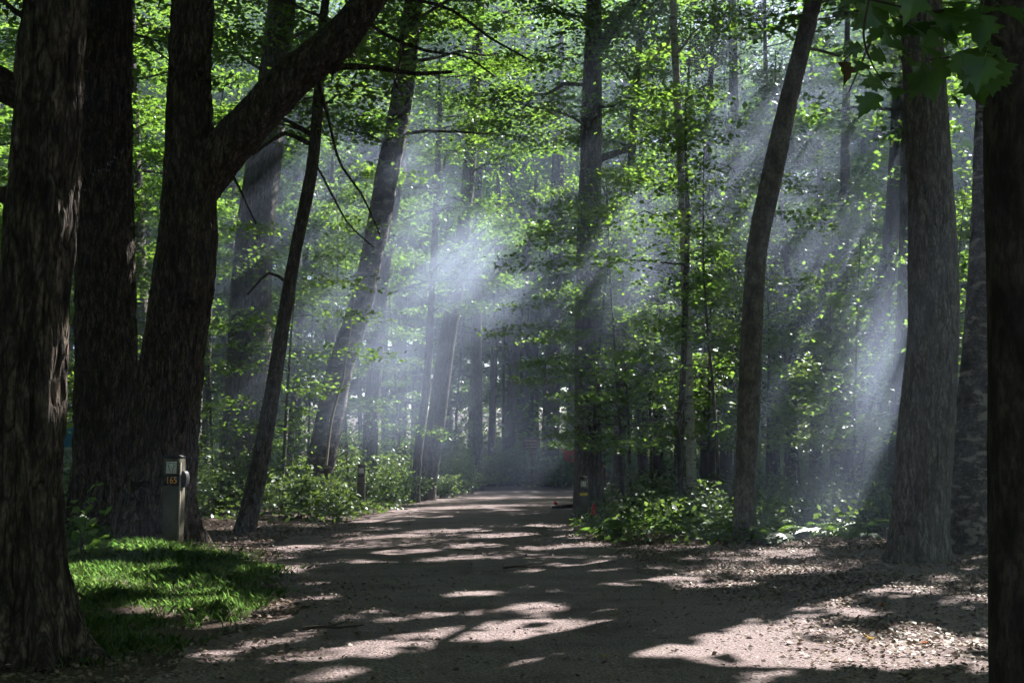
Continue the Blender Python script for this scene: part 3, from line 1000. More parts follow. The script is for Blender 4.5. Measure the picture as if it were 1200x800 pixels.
# understory saplings: bright horizontal sprays between the trunks
def sapling(px, d, H, nleaf, z0=1.6, size=.14, label='young maple with flat sprays of leaves growing between the trunks', group='young maples between the trunks', length=2.3, shape=QUAD, tint=(.3, 1)):
    py = 540 + 1400 * CAMZ / d
    w = (.03 + .006 * H) * F / d
    ln = rng.normal(0, .3) * F / d
    return tree('maple_sapling', label, d, [(px, py, w), (px + ln * .4, py - H * .3 * F / d, w * .85), (px + ln, py - H * .6 * F / d, w * .6)], H, 'bark_plain',
                cr(z0, H - .2, length, int(8 + H * 1.6), nleaf, size, rise=.12, tint=tint, shape=shape, spread=.27), seg=8, ring_len=.4, flare=.1, group=group)


young = []
for (px, d, H, n) in [(250, 30, 8, 3000), (330, 27, 7, 2600), (410, 33, 9, 3200), (560, 36, 10, 3600), (590, 40, 11, 3800), (640, 33, 8, 3000), (660, 38, 11, 4200),
                      (740, 28, 7.5, 3200), (691, 27.6, 8.5, 3400), (731, 27, 8, 3400), (845, 23, 7.5, 2600), (765, 30, 9, 3600), (790, 33, 10, 3800), (830, 26, 6.5, 2800), (860, 29, 8, 3200), (900, 26, 7, 3000), (940, 30, 9, 3600),
                      (975, 26, 7.5, 3200), (1010, 29, 8, 3400), (1040, 32, 10, 3600), (1120, 22, 6.5, 2600), (1150, 27, 8, 3200), (1000, 22.5, 5.5, 2200), (920, 33, 10, 3600),
                      (170, 28, 7, 2800), (70, 26, 7, 2600), (20, 22, 6.5, 2600), (130, 36, 10, 3400), (470, 42, 11, 3800), (360, 40, 10, 3600), (530, 44, 12, 3800), (700, 41, 12, 4000), (820, 40, 12, 4000), (1180, 24, 8, 3000)]:
    young.append((sapling(px, d, H, n)[0], px, H))
single_out(young, 'young leafy maple')

# ------------------------------------------------------------------ bushes, ferns, ground plants
def shrub(px, d, w, h, n, label, group=None, size=.10, mat='leaf_shrub', shape=OVAL, tint=(.1, .9), name='shrub'):
    x = (px - 600) * d / F
    z = float(ground_z(np.array([x]), np.array([d]))[0])
    root = thing(name, (x, d, z), label, 'bush', group)
    wood, lf = MB(), MB()
    ns = max(5, int(w * 7))
    cen = []
    for k in range(ns):
        a, rr = rng.uniform(0, 6.28), rng.uniform(0, 1) ** .6
        b0 = np.array([math.cos(a) * rr * w * .2, math.sin(a) * rr * w * .2, -.03])
        hh = h * rng.uniform(.55, 1.0) * (1 - .35 * rr)
        tip = np.array([math.cos(a) * rr * w * .5, math.sin(a) * rr * w * .45, hh])
        mid = (b0 + tip) / 2 + np.array([0, 0, .12 * h]) + rng.normal(0, .04, 3)
        tube(wood, spline([[*b0, .009], [*mid, .006], [*tip, .003]], 5)[:, :3], [.010, .008, .006, .005, .003], 4)
        for t in np.linspace(.3, 1, 4):
            q = (1 - t) ** 2 * b0 + 2 * t * (1 - t) * mid + t * t * tip
            for m_ in range(3):
                cen.append(q + rng.normal(0, 1, 3) * np.array([.16, .16, .07]) * (0.6 + w * .3))
    cen = np.array(cen)
    pos = cen[rng.integers(0, len(cen), n)] + rng.normal(0, 1, (n, 3)) * np.array([.12, .12, .05])
    pos = pos[pos[:, 2] > .03]
    base = np.array([x, d, z])
    kill = open_to_sun(pos + base) & (rng.random(len(pos)) < 0.0)
    leaves(lf, pos[~kill], size, shape if d < 28 else QUAD, .45, tint, carve=False)
    wood.build('stem', M['twig'], root, True)
    lf.build('foliage', M[mat], root)
    return root


shrub(352, 25.8, 1.9, 1.25, 1900, 'sunlit glossy bush at the foot of the leaning birch', size=.12, tint=(.4, 1))
shrub(392, 25.2, 1.1, .75, 800, 'low sunlit bush left of the white-topped marker post by the road', size=.11, tint=(.4, 1))
shrub(657, 54, 2.6, 1.9, 1500, 'bright bush catching the sun past the bend, right of the brown sign', size=.17, tint=(.5, 1))
shrub(636, 53.6, 1.3, 1.2, 600, 'small sunlit bush at the foot of the brown sign', size=.16, tint=(.4, 1))
shrub(515, 40.5, 1.7, .9, 900, 'low bright bush beside the leaning dark trunk at the road bend', size=.13, tint=(.4, 1))
bushes = []
for (px, d, w, h, n) in [(225, 24.5, 2.0, 1.5, 1800), (262, 26.5, 2.0, 1.7, 1800), (300, 27.5, 2.0, 1.5, 1700), (240, 29.5, 2.4, 1.9, 1700), (330, 30, 2, 1.6, 1500), (420, 33, 2.2, 1.7, 1600), (450, 34, 2.2, 1.6, 1600), (465, 37, 2, 1.3, 1300), (440, 39, 2.6, 2.2, 1500), (540, 46, 2.4, 1.7, 1300), (475, 45, 2.8, 2.2, 1500), (400, 36, 2.4, 2.0, 1500)]:
    bushes.append((shrub(px, d, w, h, n, 'shaded green bush in the thicket left of the road', 'bushes in the thicket left of the road'), px, h + w * .01))
single_out(bushes, 'shaded thicket bush')
bushes = []
for (px, d, w, h, n) in [(60, 24, 1.6, 1.2, 1200), (100, 25, 2, 1.5, 1400), (20, 24, 2, 1.6, 1400), (150, 27, 2, 1.5, 1300)]:
    bushes.append((shrub(px, d, w, h, n, 'dim green bush behind the big maple trunks', 'bushes behind the maple trunks'), px, h + w * .01))
single_out(bushes, 'dim green bush')
bushes = []
for (px, d, w, h, n) in [(770, 24, 1.5, .9, 1000), (840, 25, 1.6, 1.0, 1100), (830, 21.5, 1.0, .75, 700), (900, 24, 1.6, 1.0, 1100), (945, 22, 1.5, .95, 1100), (985, 24, 1.8, 1.2, 1300), (1020, 20.5, 1.2, .9, 1000), (1030, 24, 1.8, 1.5, 1300), (1110, 21, 1.5, 1.3, 1100), (1150, 20, 1.6, 1.4, 1200), (880, 29, 2, 1.3, 1200), (780, 30, 2, 1.2, 1200), (740, 33, 2, 1.2, 1200), (960, 29, 2.2, 1.6, 1400)]:
    bushes.append((shrub(px, d, w, h, n, 'leafy bush among the ferns on the right bank', 'bushes among the ferns'), px, h + w * .01))
single_out(bushes, 'fern-bank bush')
bushes = []
for (px, d, w, h, n) in [(575, 53.6, 3.0, 1.7, 2000), (606, 54.6, 3.0, 2.1, 2000), (540, 52.5, 3, 1.8, 1800), (508, 51, 3, 2.2, 1800), (640, 57, 3.4, 2.6, 2000), (590, 58, 4, 3.2, 2000), (550, 57, 4, 3, 2000), (675, 58, 3.6, 2.6, 2000), (720, 57, 3.4, 2.2, 1800), (760, 55, 3, 1.7, 1700), (800, 54, 3, 2, 1700)]:
    bushes.append((shrub(px, d, w, h, n, 'hazy bush closing the far end of the road', 'bushes at the far end of the road', size=.17), px, h + w * .01))
single_out(bushes, 'hazy far bush')


def frond_mesh(name, ln, np_=13):
    b = MB()
    t = np.linspace(0, 1, np_)
    z = ln * (.62 * t - .55 * t ** 2.2)
    xx = ln * t * .9
    for k in range(1, np_):
        w = ln * .23 * math.sin(math.pi * (0.12 + .88 * t[k])) ** .8 + .012
        for s_ in (-1, 1):
            b.add([[xx[k] - .012 * ln, 0, z[k]], [xx[k] + .03 * ln, s_ * w * .5, z[k] + .012], [xx[k] + .075 * ln, s_ * w, z[k] - .02], [xx[k] + .05 * ln, 0, z[k]]], [[0, 1, 2, 3]], rng.uniform(.2, .8))
    tube(b, np.stack([xx, t * 0, z], 1), .006 * (1 - .8 * t), 3, .3)
    return b.mesh(name, M['fern'])


FR = [frond_mesh('frond', .55), frond_mesh('frond', .65), frond_mesh('frond', .45)]


def fern(x, y, label, group, nf=8, s=1.0):
    z = float(ground_z(np.array([x]), np.array([y]))[0])
    root = thing('fern', (x, y, z), label, 'fern', group, rng.uniform(0, 6.28))
    root.scale = (s, s, s)
    for k in range(nf):
        o = link('frond', FR[rng.integers(0, 3)], root)
        o.rotation_euler = (rng.normal(0, .12), -rng.uniform(-.15, .35), 6.283 * k / nf + rng.normal(0, .2))


for (px, py) in [(905, 640), (925, 634), (885, 636), (945, 632), (970, 632), (850, 634), (1000, 634), (720, 632), (755, 630), (790, 632), (820, 632), (940, 622), (880, 622), (770, 620), (840, 622), (990, 620), (1020, 628), (735, 618), (910, 612), (960, 610), (800, 612)]:
    p = G(px, py)
    fern(p[0], p[1], 'arching green fern on the bank beside the gravel pull-in', 'ferns on the bank beside the pull-in', 8, rng.uniform(1.0, 1.6))
# low ground plants: nobody could count them
b = MB()
c = rng.uniform([1.0, 17.6], [14, 40], (36000, 2))
rd = road_dist(c[:, 0], c[:, 1])
c = c[(rd > .05) & (np.hypot(c[:, 0] - 1.7, (c[:, 1] - 25.4) * .7) > 1.0) & (vnoise(np.stack([c[:, 0] * .8, c[:, 1] * .8, c[:, 0] * 0], -1)) > .28)]
hz = rng.uniform(.02, .6, len(c)) ** 1.1 * np.clip(rd[:len(c)] * 0 + 1, 0, 1)
pos = np.stack([c[:, 0], c[:, 1], ground_z(c[:, 0], c[:, 1]) + hz * np.clip(road_dist(c[:, 0], c[:, 1]) * .9 + .15, 0, 1)], 1)
leaves(b, pos, .11, QUAD, .6, (.05, .8), carve=False)
tag(b.build('ground_cover', M['leaf_shrub']), 'low green ground plants filling the bank right of the road', 'ground plants', None, 'stuff')
b = MB()
c = rng.uniform([-24, 21], [-2.6, 60], (40000, 2))
c = c[(road_dist(c[:, 0], c[:, 1]) > .15) & (vnoise(np.stack([c[:, 0] * .6, c[:, 1] * .6, c[:, 0] * 0], -1)) > .3)]
pos = np.stack([c[:, 0], c[:, 1], ground_z(c[:, 0], c[:, 1]) + rng.uniform(.02, .45, len(c)) * np.clip(road_dist(c[:, 0], c[:, 1]) * .6 + .1, 0, 1)], 1)
pos = pos[~((pos[:, 1] < 23.6) & (pos[:, 0] > -7))]
leaves(b, pos, .13, QUAD, .6, (.05, .8), carve=False)
tag(b.build('ground_cover', M['leaf_shrub']), 'low green ground plants filling the thicket left of the road', 'ground plants', None, 'stuff')

# the far undergrowth that closes the view between the distant trunks
b = MB()
c = rng.uniform([-62, 52], [62, 125], (150000, 2))
c = c[(np.abs(c[:, 0]) < .47 * c[:, 1] + 3) & (rng.random(len(c)) < np.clip(1.5 - c[:, 1] / 130, .3, 1))]
c = c[road_dist(c[:, 0], c[:, 1]) > .8]
cl = vnoise(np.stack([c[:, 0] * .35, c[:, 1] * .35, c[:, 0] * 0 + 4], -1))
pos = np.stack([c[:, 0], c[:, 1], ground_z(c[:, 0], c[:, 1]) + rng.uniform(0, 1, len(c)) * np.clip(cl * 9 - 1.2, .8, 6.5) * (1 + .5 * np.exp(-(c[:, 0] / 6) ** 2))], 1)
leaves(b, pos, .25, QUAD, .5, (.2, 1), carve=False)
tag(b.build('undergrowth', M['leaf']), 'hazy green undergrowth filling the far wood between the trunks', 'undergrowth', None, 'stuff')

# grass at the foot of the big maples
def inside(poly, pts):
    poly = np.asarray(poly)
    r_ = np.zeros(len(pts), bool)
    j = len(poly) - 1
    for i in range(len(poly)):
        xi, yi, xj, yj = *poly[i], *poly[j]
        cnd = ((yi > pts[:, 1]) != (yj > pts[:, 1])) & (pts[:, 0] < (xj - xi) * (pts[:, 1] - yi) / (yj - yi + 1e-12) + xi)
        r_ ^= cnd
        j = i
    return r_


gp = np.array([G(*q)[:2] for q in [(-160, 700), (-60, 790), (60, 790), (150, 772), (230, 752), (300, 722), (322, 706), (300, 690), (330, 668), (290, 655), (225, 648), (190, 640), (90, 628), (-60, 630)]])
c = rng.uniform(gp.min(0), gp.max(0), (130000, 2))
c = c[inside(gp, c + rng.normal(0, .24, c.shape))]
dens = vnoise(np.stack([c[:, 0] * 1.3, c[:, 1] * 1.3, c[:, 0] * 0 + 2], -1)) + .5 * vnoise(np.stack([c[:, 0] * 5, c[:, 1] * 5, c[:, 0] * 0 + 2], -1))
c = c[dens > .27 + .3 * rng.random(len(c))]
c = c[:52000]
n = len(c)
hgt = rng.uniform(.03, .115, n) * (.5 + vnoise(np.stack([c[:, 0] * 2, c[:, 1] * 2, c[:, 0] * 0 + 6], -1)))
az, ln_ = rng.uniform(0, 6.28, n), rng.uniform(.1, .8, n)
bx = np.stack([c[:, 0], c[:, 1], ground_z(c[:, 0], c[:, 1])], 1)
dr = np.stack([np.cos(az), np.sin(az), az * 0], 1)
sd = np.stack([-np.sin(az), np.cos(az), az * 0], 1) * .0026
mid = bx + dr * (hgt * ln_ * .35)[:, None] + UP * (hgt * .6)[:, None]
tip = bx + dr * (hgt * ln_ * 1.1)[:, None] + UP * (hgt * (1 - .25 * ln_))[:, None]
V = np.stack([bx - sd, bx + sd, mid + sd * .8, tip, mid - sd * .8], 1)
b = MB()
b.add(V.reshape(-1, 3), np.arange(n * 5).reshape(n, 5), np.repeat(rng.uniform(0, 1, n), 5))
tag(b.build('grass', M['grass']), 'short green grass at the foot of the big maples', 'grass', None, 'stuff')

# leaf litter, thick along the edges, thin on the gravel; loose stones on the track
c = np.concatenate([rng.uniform([-8, 5], [9, 24], (140000, 2)), rng.uniform([1.5, 5], [7, 14], (30000, 2))])
rd = road_dist(c[:, 0], c[:, 1])
lx, rx = road_edges(c[:, 1])
d1 = np.maximum(lx - c[:, 0], c[:, 0] - rx)
patch = vnoise(np.stack([c[:, 0] * 1.1, c[:, 1] * 1.1, c[:, 0] * 0 + 31], -1))
prob = np.where(rd > 0, .75, np.clip(.05 + (d1 + 1.2) * .5, .06, .9) * np.clip(patch * 1.9 - .25, .1, 1))
prob = np.where((c[:, 0] > 1.8) & (rd <= 0), np.maximum(prob, .75 * np.clip((c[:, 0] - 1.5) / 1.5, 0, 1) * np.clip(patch * 2.2 - .3, .15, 1)), prob)
prob = prob * np.where(inside(gp, c), .12, 1)
c = c[rng.random(len(c)) < prob]
pos = np.stack([c[:, 0], c[:, 1], np.maximum(height(c[:, 0], c[:, 1]) + .016, ground_z(c[:, 0], c[:, 1]) + .01) + rng.uniform(0, .018, len(c))], 1)
b = MB()
nn = len(pos)
leaves(b, pos[:nn // 2], .042, QUAD, .33, (.15, 1), carve=False)
leaves(b, pos[nn // 2:], .044, QUAD, .3, (.15, 1), carve=False)
tag(b.build('leaf_litter', M['litter']), 'dry brown leaf litter scattered over the gravel and its edges', 'leaf litter', None, 'stuff')
print('litter', nn)
c = rng.uniform([-3.6, 5.5], [8, 20], (10000, 2))
c = c[road_dist(c[:, 0], c[:, 1]) < -.05]
n = len(c)
sz = rng.uniform(.004, .013, n) * (1 + 1.2 * (rng.random(n) < .05))
O = np.array([[1, 0, 0], [0, 1, 0], [-1, 0, 0], [0, -1, 0], [0, 0, .7], [0, 0, -.6]])
V = np.stack([c[:, 0], c[:, 1], height(c[:, 0], c[:, 1]) + .012], 1)[:, None, :] + sz[:, None, None] * (O[None] * rng.uniform(.6, 1.3, (n, 6, 1)))
fo = np.array([[0, 1, 4], [1, 2, 4], [2, 3, 4], [3, 0, 4], [1, 0, 5], [2, 1, 5], [3, 2, 5], [0, 3, 5]])
b = MB()
b.add(V.reshape(-1, 3), (fo[None] + np.arange(n)[:, None, None] * 6).reshape(-1, 3))
tag(b.build('gravel', M['road']), 'loose small stones on the gravel road', 'gravel', None, 'stuff')

# a few leaves that stand out on the track
def leaf_mesh(name, mat, curl=.25, tint=None):
    b = MB()
    o = np.array([[-.46, .02], [-.40, -.22], [-.28, -.36], [-.16, -.26], [-.10, -.34], [.0, -.52], [.07, -.36], [.16, -.38], [.13, -.22], [.30, -.20], [.34, -.10], [.56, 0],
                  [.34, .10], [.30, .20], [.13, .22], [.16, .38], [.07, .36], [.0, .52], [-.10, .34], [-.16, .26], [-.28, .36], [-.40, .22]])
    z = curl * (o[:, 0] ** 2 * -.6 + np.abs(o[:, 1]) * .35)
    v = np.vstack([[[-.12, 0, -.01]], np.column_stack([o, z])])
    k = len(o)
    b.add(v, [[0, 1 + i, 1 + (i + 1) % k] for i in range(k)], rng.uniform(.2, .8) if tint is None else tint)
    tube(b, [[-.12, 0, -.01], [-.5, 0, .0], [-.85, .03, .03]], [.012, .010, .008], 3)
    return b.mesh(name, mat)


for (px, py, mk, s, lab) in [(1020, 753, 'yellow_leaf', .10, 'curled yellow fallen leaf on the shaded gravel'), (1033, 712, 'orange_leaf', .06, 'small orange fallen leaf lying farther from the big yellow one'),
                             (1084, 760, 'orange_leaf', .07, 'orange-red fallen leaf in the sunlit litter'), (710, 774, 'yellow_leaf', .05, 'small dull yellow leaf alone on the dark gravel')]:
    p = G(px, py)
    o = link('fallen_leaf', leaf_mesh('fallen_leaf', M[mk], .9))
    o.location = (p[0], p[1], float(height(p[0], p[1])) + .035)
    o.rotation_euler = (.25, .3, rng.uniform(0, 6))
    o.scale = (s, s, s)
    tag(o, lab, 'leaf')
for (px, py, ln, lab) in [(615, 668, .5, 'dark crooked twig lying in the middle of the road'), (390, 741, .45, 'short dark twig on the sunlit strip of gravel'), (180, 610, .6, 'fallen grey twig at the foot of the forked maple')]:
    p = G(px, py)
    b = MB()
    z = float(max(height(p[0], p[1]), 0)) + .03
    b_pts = np.array([[-.5, 0, 0.0], [-.2, .05, .03], [.1, -.03, .02], [.5, .06, .05]]) * ln
    tube(b, b_pts, [.014, .012, .010, .005], 5)
    tube(b, np.array([[-.1, .02, .025], [.1, .15, .06], [.2, .22, .10]]) * ln, [.008, .006, .003], 4)
    o = b.build('fallen_twig', M['twig'], None, True)
    o.location = (p[0], p[1], z)
    tag(o, lab, 'twig')

# near maple seedling by the first trunk, leaf by leaf
LM = [leaf_mesh('leaf', M['leaf'], .5), leaf_mesh('leaf', M['leaf'], .3)]


def leafy_stem(root, wood, pts, n, s0, s1, spread=.1, start=.3):
    pts = np.asarray(pts, float)
    tt_ = np.linspace(0, 1, len(pts))
    for k in range(n):
        t = rng.uniform(start, 1)
        p = np.array([np.interp(t, tt_, pts[:, q]) for q in range(3)]) + rng.normal(0, 1, 3) * np.array([spread, spread, spread * .6])
        o = link('leaf', LM[rng.integers(0, 2)], root)
        o.location = p
        o.rotation_euler = (rng.normal(0, .45), rng.normal(.25, .4), rng.uniform(0, 6.28))
        s = rng.uniform(s0, s1)
        o.scale = (s, s, s)


q = G(92, 668)
root = thing('maple_seedling', (q[0], q[1], 0.02), 'young maple with broad bright leaves between the shaggy trunk and the ridged trunk', 'sapling')
wd = MB()
for k, (dx, dz) in enumerate([(-.1, .75), (.12, .9), (.28, .6), (-.05, .5), (.35, .38), (.02, .25)]):
    st = spline([[0, 0, -.03, .009], [dx * .4, rng.normal(0, .1), dz * .6, .006], [dx, rng.normal(0, .15), dz, .003]], 6)
    tube(wd, st[:, :3], st[:, 3], 4)
    leafy_stem(root, wd, st[:, :3], 11, .10, .16, .10, .45)
wd.build('stem', M['twig'], root, True)

# ------------------------------------------------------------------ the dark near trunk on the right and its hanging leaves
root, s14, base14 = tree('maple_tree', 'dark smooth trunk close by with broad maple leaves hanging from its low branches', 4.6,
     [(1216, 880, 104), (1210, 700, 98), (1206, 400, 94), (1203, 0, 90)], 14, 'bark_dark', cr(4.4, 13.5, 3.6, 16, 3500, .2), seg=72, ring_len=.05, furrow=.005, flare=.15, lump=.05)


def hang_branch(pix, leaves_px, d, r0=.010):
    b = MB()
    q = np.array([P(px, py, dd) - base14 for px, py, dd in pix])
    st = spline(np.column_stack([q, np.linspace(r0, r0 * .3, len(q))]), 16)
    tube(b, st[:, :3], st[:, 3], 6)
    br = b.build('branch', M['twig'], root, True)
    for (px, py, size, rot) in leaves_px:
        dd = d + rng.normal(0, .12)
        o = link('leaf', LM_BIG[rng.integers(0, 2)], br)
        o.location = P(px, py, dd) - base14
        # leaves hang tip down, faces turned towards the road
        o.rotation_euler = (R(62) + rng.normal(0, .22), rng.normal(0, .25), 0)
        o.rotation_mode = 'XYZ'
        e = Vector((math.cos(R(rot)), 0, math.sin(R(rot))))
        nrm_ = Vector((rng.normal(0, .55), -1, rng.normal(.75, .5))).normalized()
        yv = nrm_.cross(e).normalized()
        xv = yv.cross(nrm_)
        from mathutils import Matrix
        o.rotation_euler = Matrix((xv, yv, nrm_)).transposed().to_euler()
        s = size * .88 * dd / F
        o.scale = (s, s, s)
    return br


LM_BIG = [leaf_mesh('leaf', M['leaf'], .55, .0), leaf_mesh('leaf', M['leaf'], .3, .12)]
hang_branch([(1175, 50, 4.5), (1130, 20, 4.2), (1060, 8, 4.0), (1000, -5, 3.9)],
            [(1020, 20, 55, 215), (1045, 35, 60, 230), (1075, 30, 62, 270), (1105, 40, 58, 290), (1135, 20, 52, 300), (1055, 55, 50, 210), (1090, 60, 55, 260), (1120, 5, 55, 270), (1160, 10, 60, 250), (1000, -5, 45, 220), (1185, 15, 55, 280), (1040, 5, 50, 200), (1070, 5, 58, 240), (1095, 20, 60, 255), (1060, 35, 55, 225), (1115, 25, 60, 275), (1030, 40, 48, 210), (1085, 45, 60, 250), (1150, 35, 60, 265), (1065, 70, 45, 240)], 4.0)
hang_branch([(1165, 56, 4.5), (1125, 65, 4.2), (1090, 70, 4.0)],
            [(1140, 70, 62, 275), (1160, 95, 60, 260), (1145, 105, 55, 285), (1165, 60, 50, 300), (1075, 95, 58, 265), (1090, 100, 50, 285), (1135, 98, 30, 250), (1120, 118, 26, 270), (1150, 85, 58, 255), (1130, 80, 55, 270), (1172, 80, 55, 280), (1105, 80, 48, 260)], 4.1, .007)
hang_branch([(1020, -8, 3.9), (1012, 40, 3.8), (1022, 75, 3.75), (1040, 102, 3.7)],
            [(1028, 66, 36, 200), (1010, 78, 34, 235), (1022, 98, 36, 190), (1018, 122, 46, 230), (1050, 108, 34, 255), (1000, 58, 26, 200), (1040, 45, 40, 215), (1036, 90, 34, 240)], 3.75, .005)
b = MB()
dl = link('leaf', leaf_mesh('leaf', M['dead_leaf'], 1.6), root)
dl.location = P(990, 84, 3.75) - base14
dl.rotation_euler = (R(80), R(75), .3)
s = 30 * 3.75 / F
dl.scale = (s, s, s)
dl['label'] = 'brown withered leaf hanging at the branch end'
tube(b, [P(999, 62, 3.76) - base14, P(990, 70, 3.75) - base14, P(989, 76, 3.75) - base14], [.002, .002, .002], 4)
b.build('leaf_stalk', M['twig'], root)

# ------------------------------------------------------------------ marker posts, sign, camp things
def text_mesh(body, size, mat, depth=.002):
    cu = bpy.data.curves.new('text', 'FONT')
    cu.body = body
    cu.size = size
    cu.extrude = depth
    cu.align_x = 'CENTER'
    cu.align_y = 'CENTER'
    o = bpy.data.objects.new('text', cu)
    COL.objects.link(o)
    dg = bpy.context.evaluated_depsgraph_get()
    me = bpy.data.meshes.new_from_object(o.evaluated_get(dg))
    bpy.data.objects.remove(o)
    me.materials.clear()
    me.materials.append(mat)
    return me


def bevel_post(w, h, top=.02):
    b = MB()
    e = .012
    ring = [(-w / 2 + e, -w / 2), (w / 2 - e, -w / 2), (w / 2, -w / 2 + e), (w / 2, w / 2 - e), (w / 2 - e, w / 2), (-w / 2 + e, w / 2), (-w / 2, w / 2 - e), (-w / 2, -w / 2 + e)]
    zs = [-.15, 0, h * .3, h * .65, h - top, h]
    V = []
    for i, z in enumerate(zs):
        k = 1 if i < len(zs) - 1 else .86
        for (x, y) in ring:
            V.append((x * k + rng.normal(0, .001), y * k + rng.normal(0, .001), z))
    f = [[i * 8 + j, i * 8 + (j + 1) % 8, (i + 1) * 8 + (j + 1) % 8, (i + 1) * 8 + j] for i in range(len(zs) - 1) for j in range(8)]
    b.add(V, f)
    n0 = b.n
    b.add(V[-8:], [[0, 1, 2, 3, 4, 5, 6, 7]])
    return b


def post(px, py, w, h, label, wood, number=None, sym=True, yellow=False, meter=False, rz=0.0, strip=False):
    p = G(px, py)
    z = float(ground_z(p[0:1], p[1:2])[0])
    root = thing('marker_post', (p[0], p[1], z), label, 'post', None, rz)
    bevel_post(w, h).build('wooden_post', M[wood], root)
    b = MB()
    b.box((0, 0, h + .004), (w + .006, w + .006, .03))
    b.box((0, 0, h + .025), (w * .8, w * .8, .016))
    b.build('cap', M['black' if number else 'twig'], root)
    fy = -w / 2 - .004
    if sym:
        sw, sh = w * .66, w * .72
        zc = h - .06 - sh / 2
        b = MB()
        b.box((0, fy, zc), (sw, .004, sh))
        st = b.build('sticker', M['white'], root)
        # line drawing on the sticker: a rounded outline that narrows to its foot
        b = MB()
        o = np.array([[-.10, -.42], [-.13, -.2], [-.24, .08], [-.22, .3], [-.1, .40], [.1, .40], [.22, .3], [.24, .08], [.13, -.2], [.10, -.42]]) * sh
        pts = np.column_stack([o[:, 0], np.full(len(o), fy - .004), o[:, 1] + zc])
        tube(b, pts, np.full(len(pts), .0035), 4)
        for sg in (-1, 1):
            oo = np.array([[sg * .24, .08], [sg * .40, .2], [sg * .42, .36], [sg * .3, .42], [sg * .12, .40]]) * sh
            tube(b, np.column_stack([oo[:, 0], np.full(5, fy - .004), oo[:, 1] + zc]), np.full(5, .0028), 4)
        b.build('drawing', M['black'], st)
        if number:
            b = MB()
            b.box((0, fy - .002, zc - sh / 2 - w * .40), (w * 1.06, .012, w * .66))
            pl = b.build('number_plate', M['black'], root)
            t = link('number', text_mesh(number, w * .50, M['orange']), pl)
            t.location = (.01, fy - .012, zc - sh / 2 - w * .42)
            t.rotation_euler = (math.pi / 2, 0, 0)
            t.scale = (.95, 1.15, 1)
        else:
            b = MB()
            b.box((0, fy, zc - sh / 2 - w * .22), (w * .8, .006, w * .34))
            b.build('number_plate', M['black'], root)
    if yellow:
        b = MB()
        b.box((0, fy - .001, h - .06 - w * 1.62), (w * .92, .006, w * .36))
        b.build('yellow_band', M['yellow'], root)
    if meter:
        b = MB()
        th = np.linspace(0, 6.283, 20, endpoint=False)
        for y0, rr in ((-.05, .105), (.05, .105)):
            pass
        ring = [[w / 2 + .03 + .055 * math.cos(a), y0, h - .30 + .115 * math.sin(a)] for y0 in (-.06, .06) for a in th]
        b.add(ring, [[i, (i + 1) % 20, 20 + (i + 1) % 20, 20 + i] for i in range(20)])
        b.add(ring[:20], [list(range(19, -1, -1))])
        b.add(ring[20:], [list(range(20))])
        b.build('utility_box', M['black'], root)
        b = MB()
        b.box((w / 2 + .012, -w / 2 + .006, h * .47), (.022, .016, h * .94))
        b.build('edge_strip', M['deadwood'], root)
    return root


post(202, 647, .225, 1.20, 'square wooden marker post with a white drawing and the orange number 165', 'post_wood', '165', meter=True, rz=-.12)
post(423, 599, .19, 1.14, 'plain wooden marker post with a white sticker beside the left road edge', 'post_wood', rz=.05)
post(684, 613, .165, .90, 'wooden marker post with a yellow band standing in front of the tall straight trunk', 'post_wood', yellow=True, rz=-.05)
p = post(707, 588, .15, 1.22, 'dark brown wooden marker post behind the ferns, right of the tall straight trunk', 'brown_wood', sym=False)
b = MB()
b.box((0, -.079, 1.10), (.12, .005, .10))
b.build('sticker', M['paleline'], p)

sg = np.array([24 * 53.0 / F, 53.0, 0.0])
root = thing('sign_board', (sg[0], sg[1], 0), 'brown wooden notice board on a single post at the end of the road', 'sign')
bevel_post(.12, 1.98).build('sign_post', M['brown_wood'], root)
b = MB()
b.box((-.06, -.085, 2.0), (.78, .045, .50))
pn = b.build('panel', M['brown_wood'], root)
for k, wd_ in enumerate((.52, .44, .48)):
    b = MB()
    b.box((-.08, -.111, 2.14 - k * .14), (wd_, .006, .045))
    b.build('text_line', M['paleline'], pn)

# small red cone; stand-ins for an unidentified dark object and a red spot
q = np.array([(695 - 600) * 26.5 / F, 26.5, 0])
root = thing('traffic_cone', (q[0], q[1], .01), 'small bright red cone at the foot of the tall straight trunk', 'cone')
b = MB()
prof = [(.085, .0), (.085, .02), (.075, .03), (.05, .15), (.03, .25), (.022, .26), (.0, .26)]
th = np.linspace(0, 6.283, 20, endpoint=False)
V = [[r_ * math.cos(a), r_ * math.sin(a), z_ + .05] for r_, z_ in prof for a in th]
b.add(V, [[i * 20 + j, i * 20 + (j + 1) % 20, (i + 1) * 20 + (j + 1) % 20, (i + 1) * 20 + j] for i in range(len(prof) - 1) for j in range(20)])
b.build('cone_body', M['red'], root, True)
b = MB()
b.box((0, 0, .025), (.24, .24, .045))
b.build('base', M['black'], root)
q = G(666, 597)
b = MB()
st = spline([[-.42, .05, .05, .035], [-.1, 0, .08, .05], [.2, .03, .10, .055], [.42, -.02, .09, .04]], 12)
trunk_surface(b, [list(r_) for r_ in st], 10, 14, .006, 0)
o = b.build('dark_object', M['bark_dark'], None, True)
o.location = (q[0], q[1], .0)
tag(o, 'dark wood-like stand-in for an unidentified object lying beside the yellow-banded post', 'dark_object')
q = G(651, 592)
b = MB()
V, f = [], []
for i in range(9):
    a = math.pi * i / 8
    for j in range(14):
        c_ = 2 * math.pi * j / 14
        V.append((.06 * math.sin(a) * math.cos(c_), .06 * math.sin(a) * math.sin(c_), .06 - .058 * math.cos(a)))
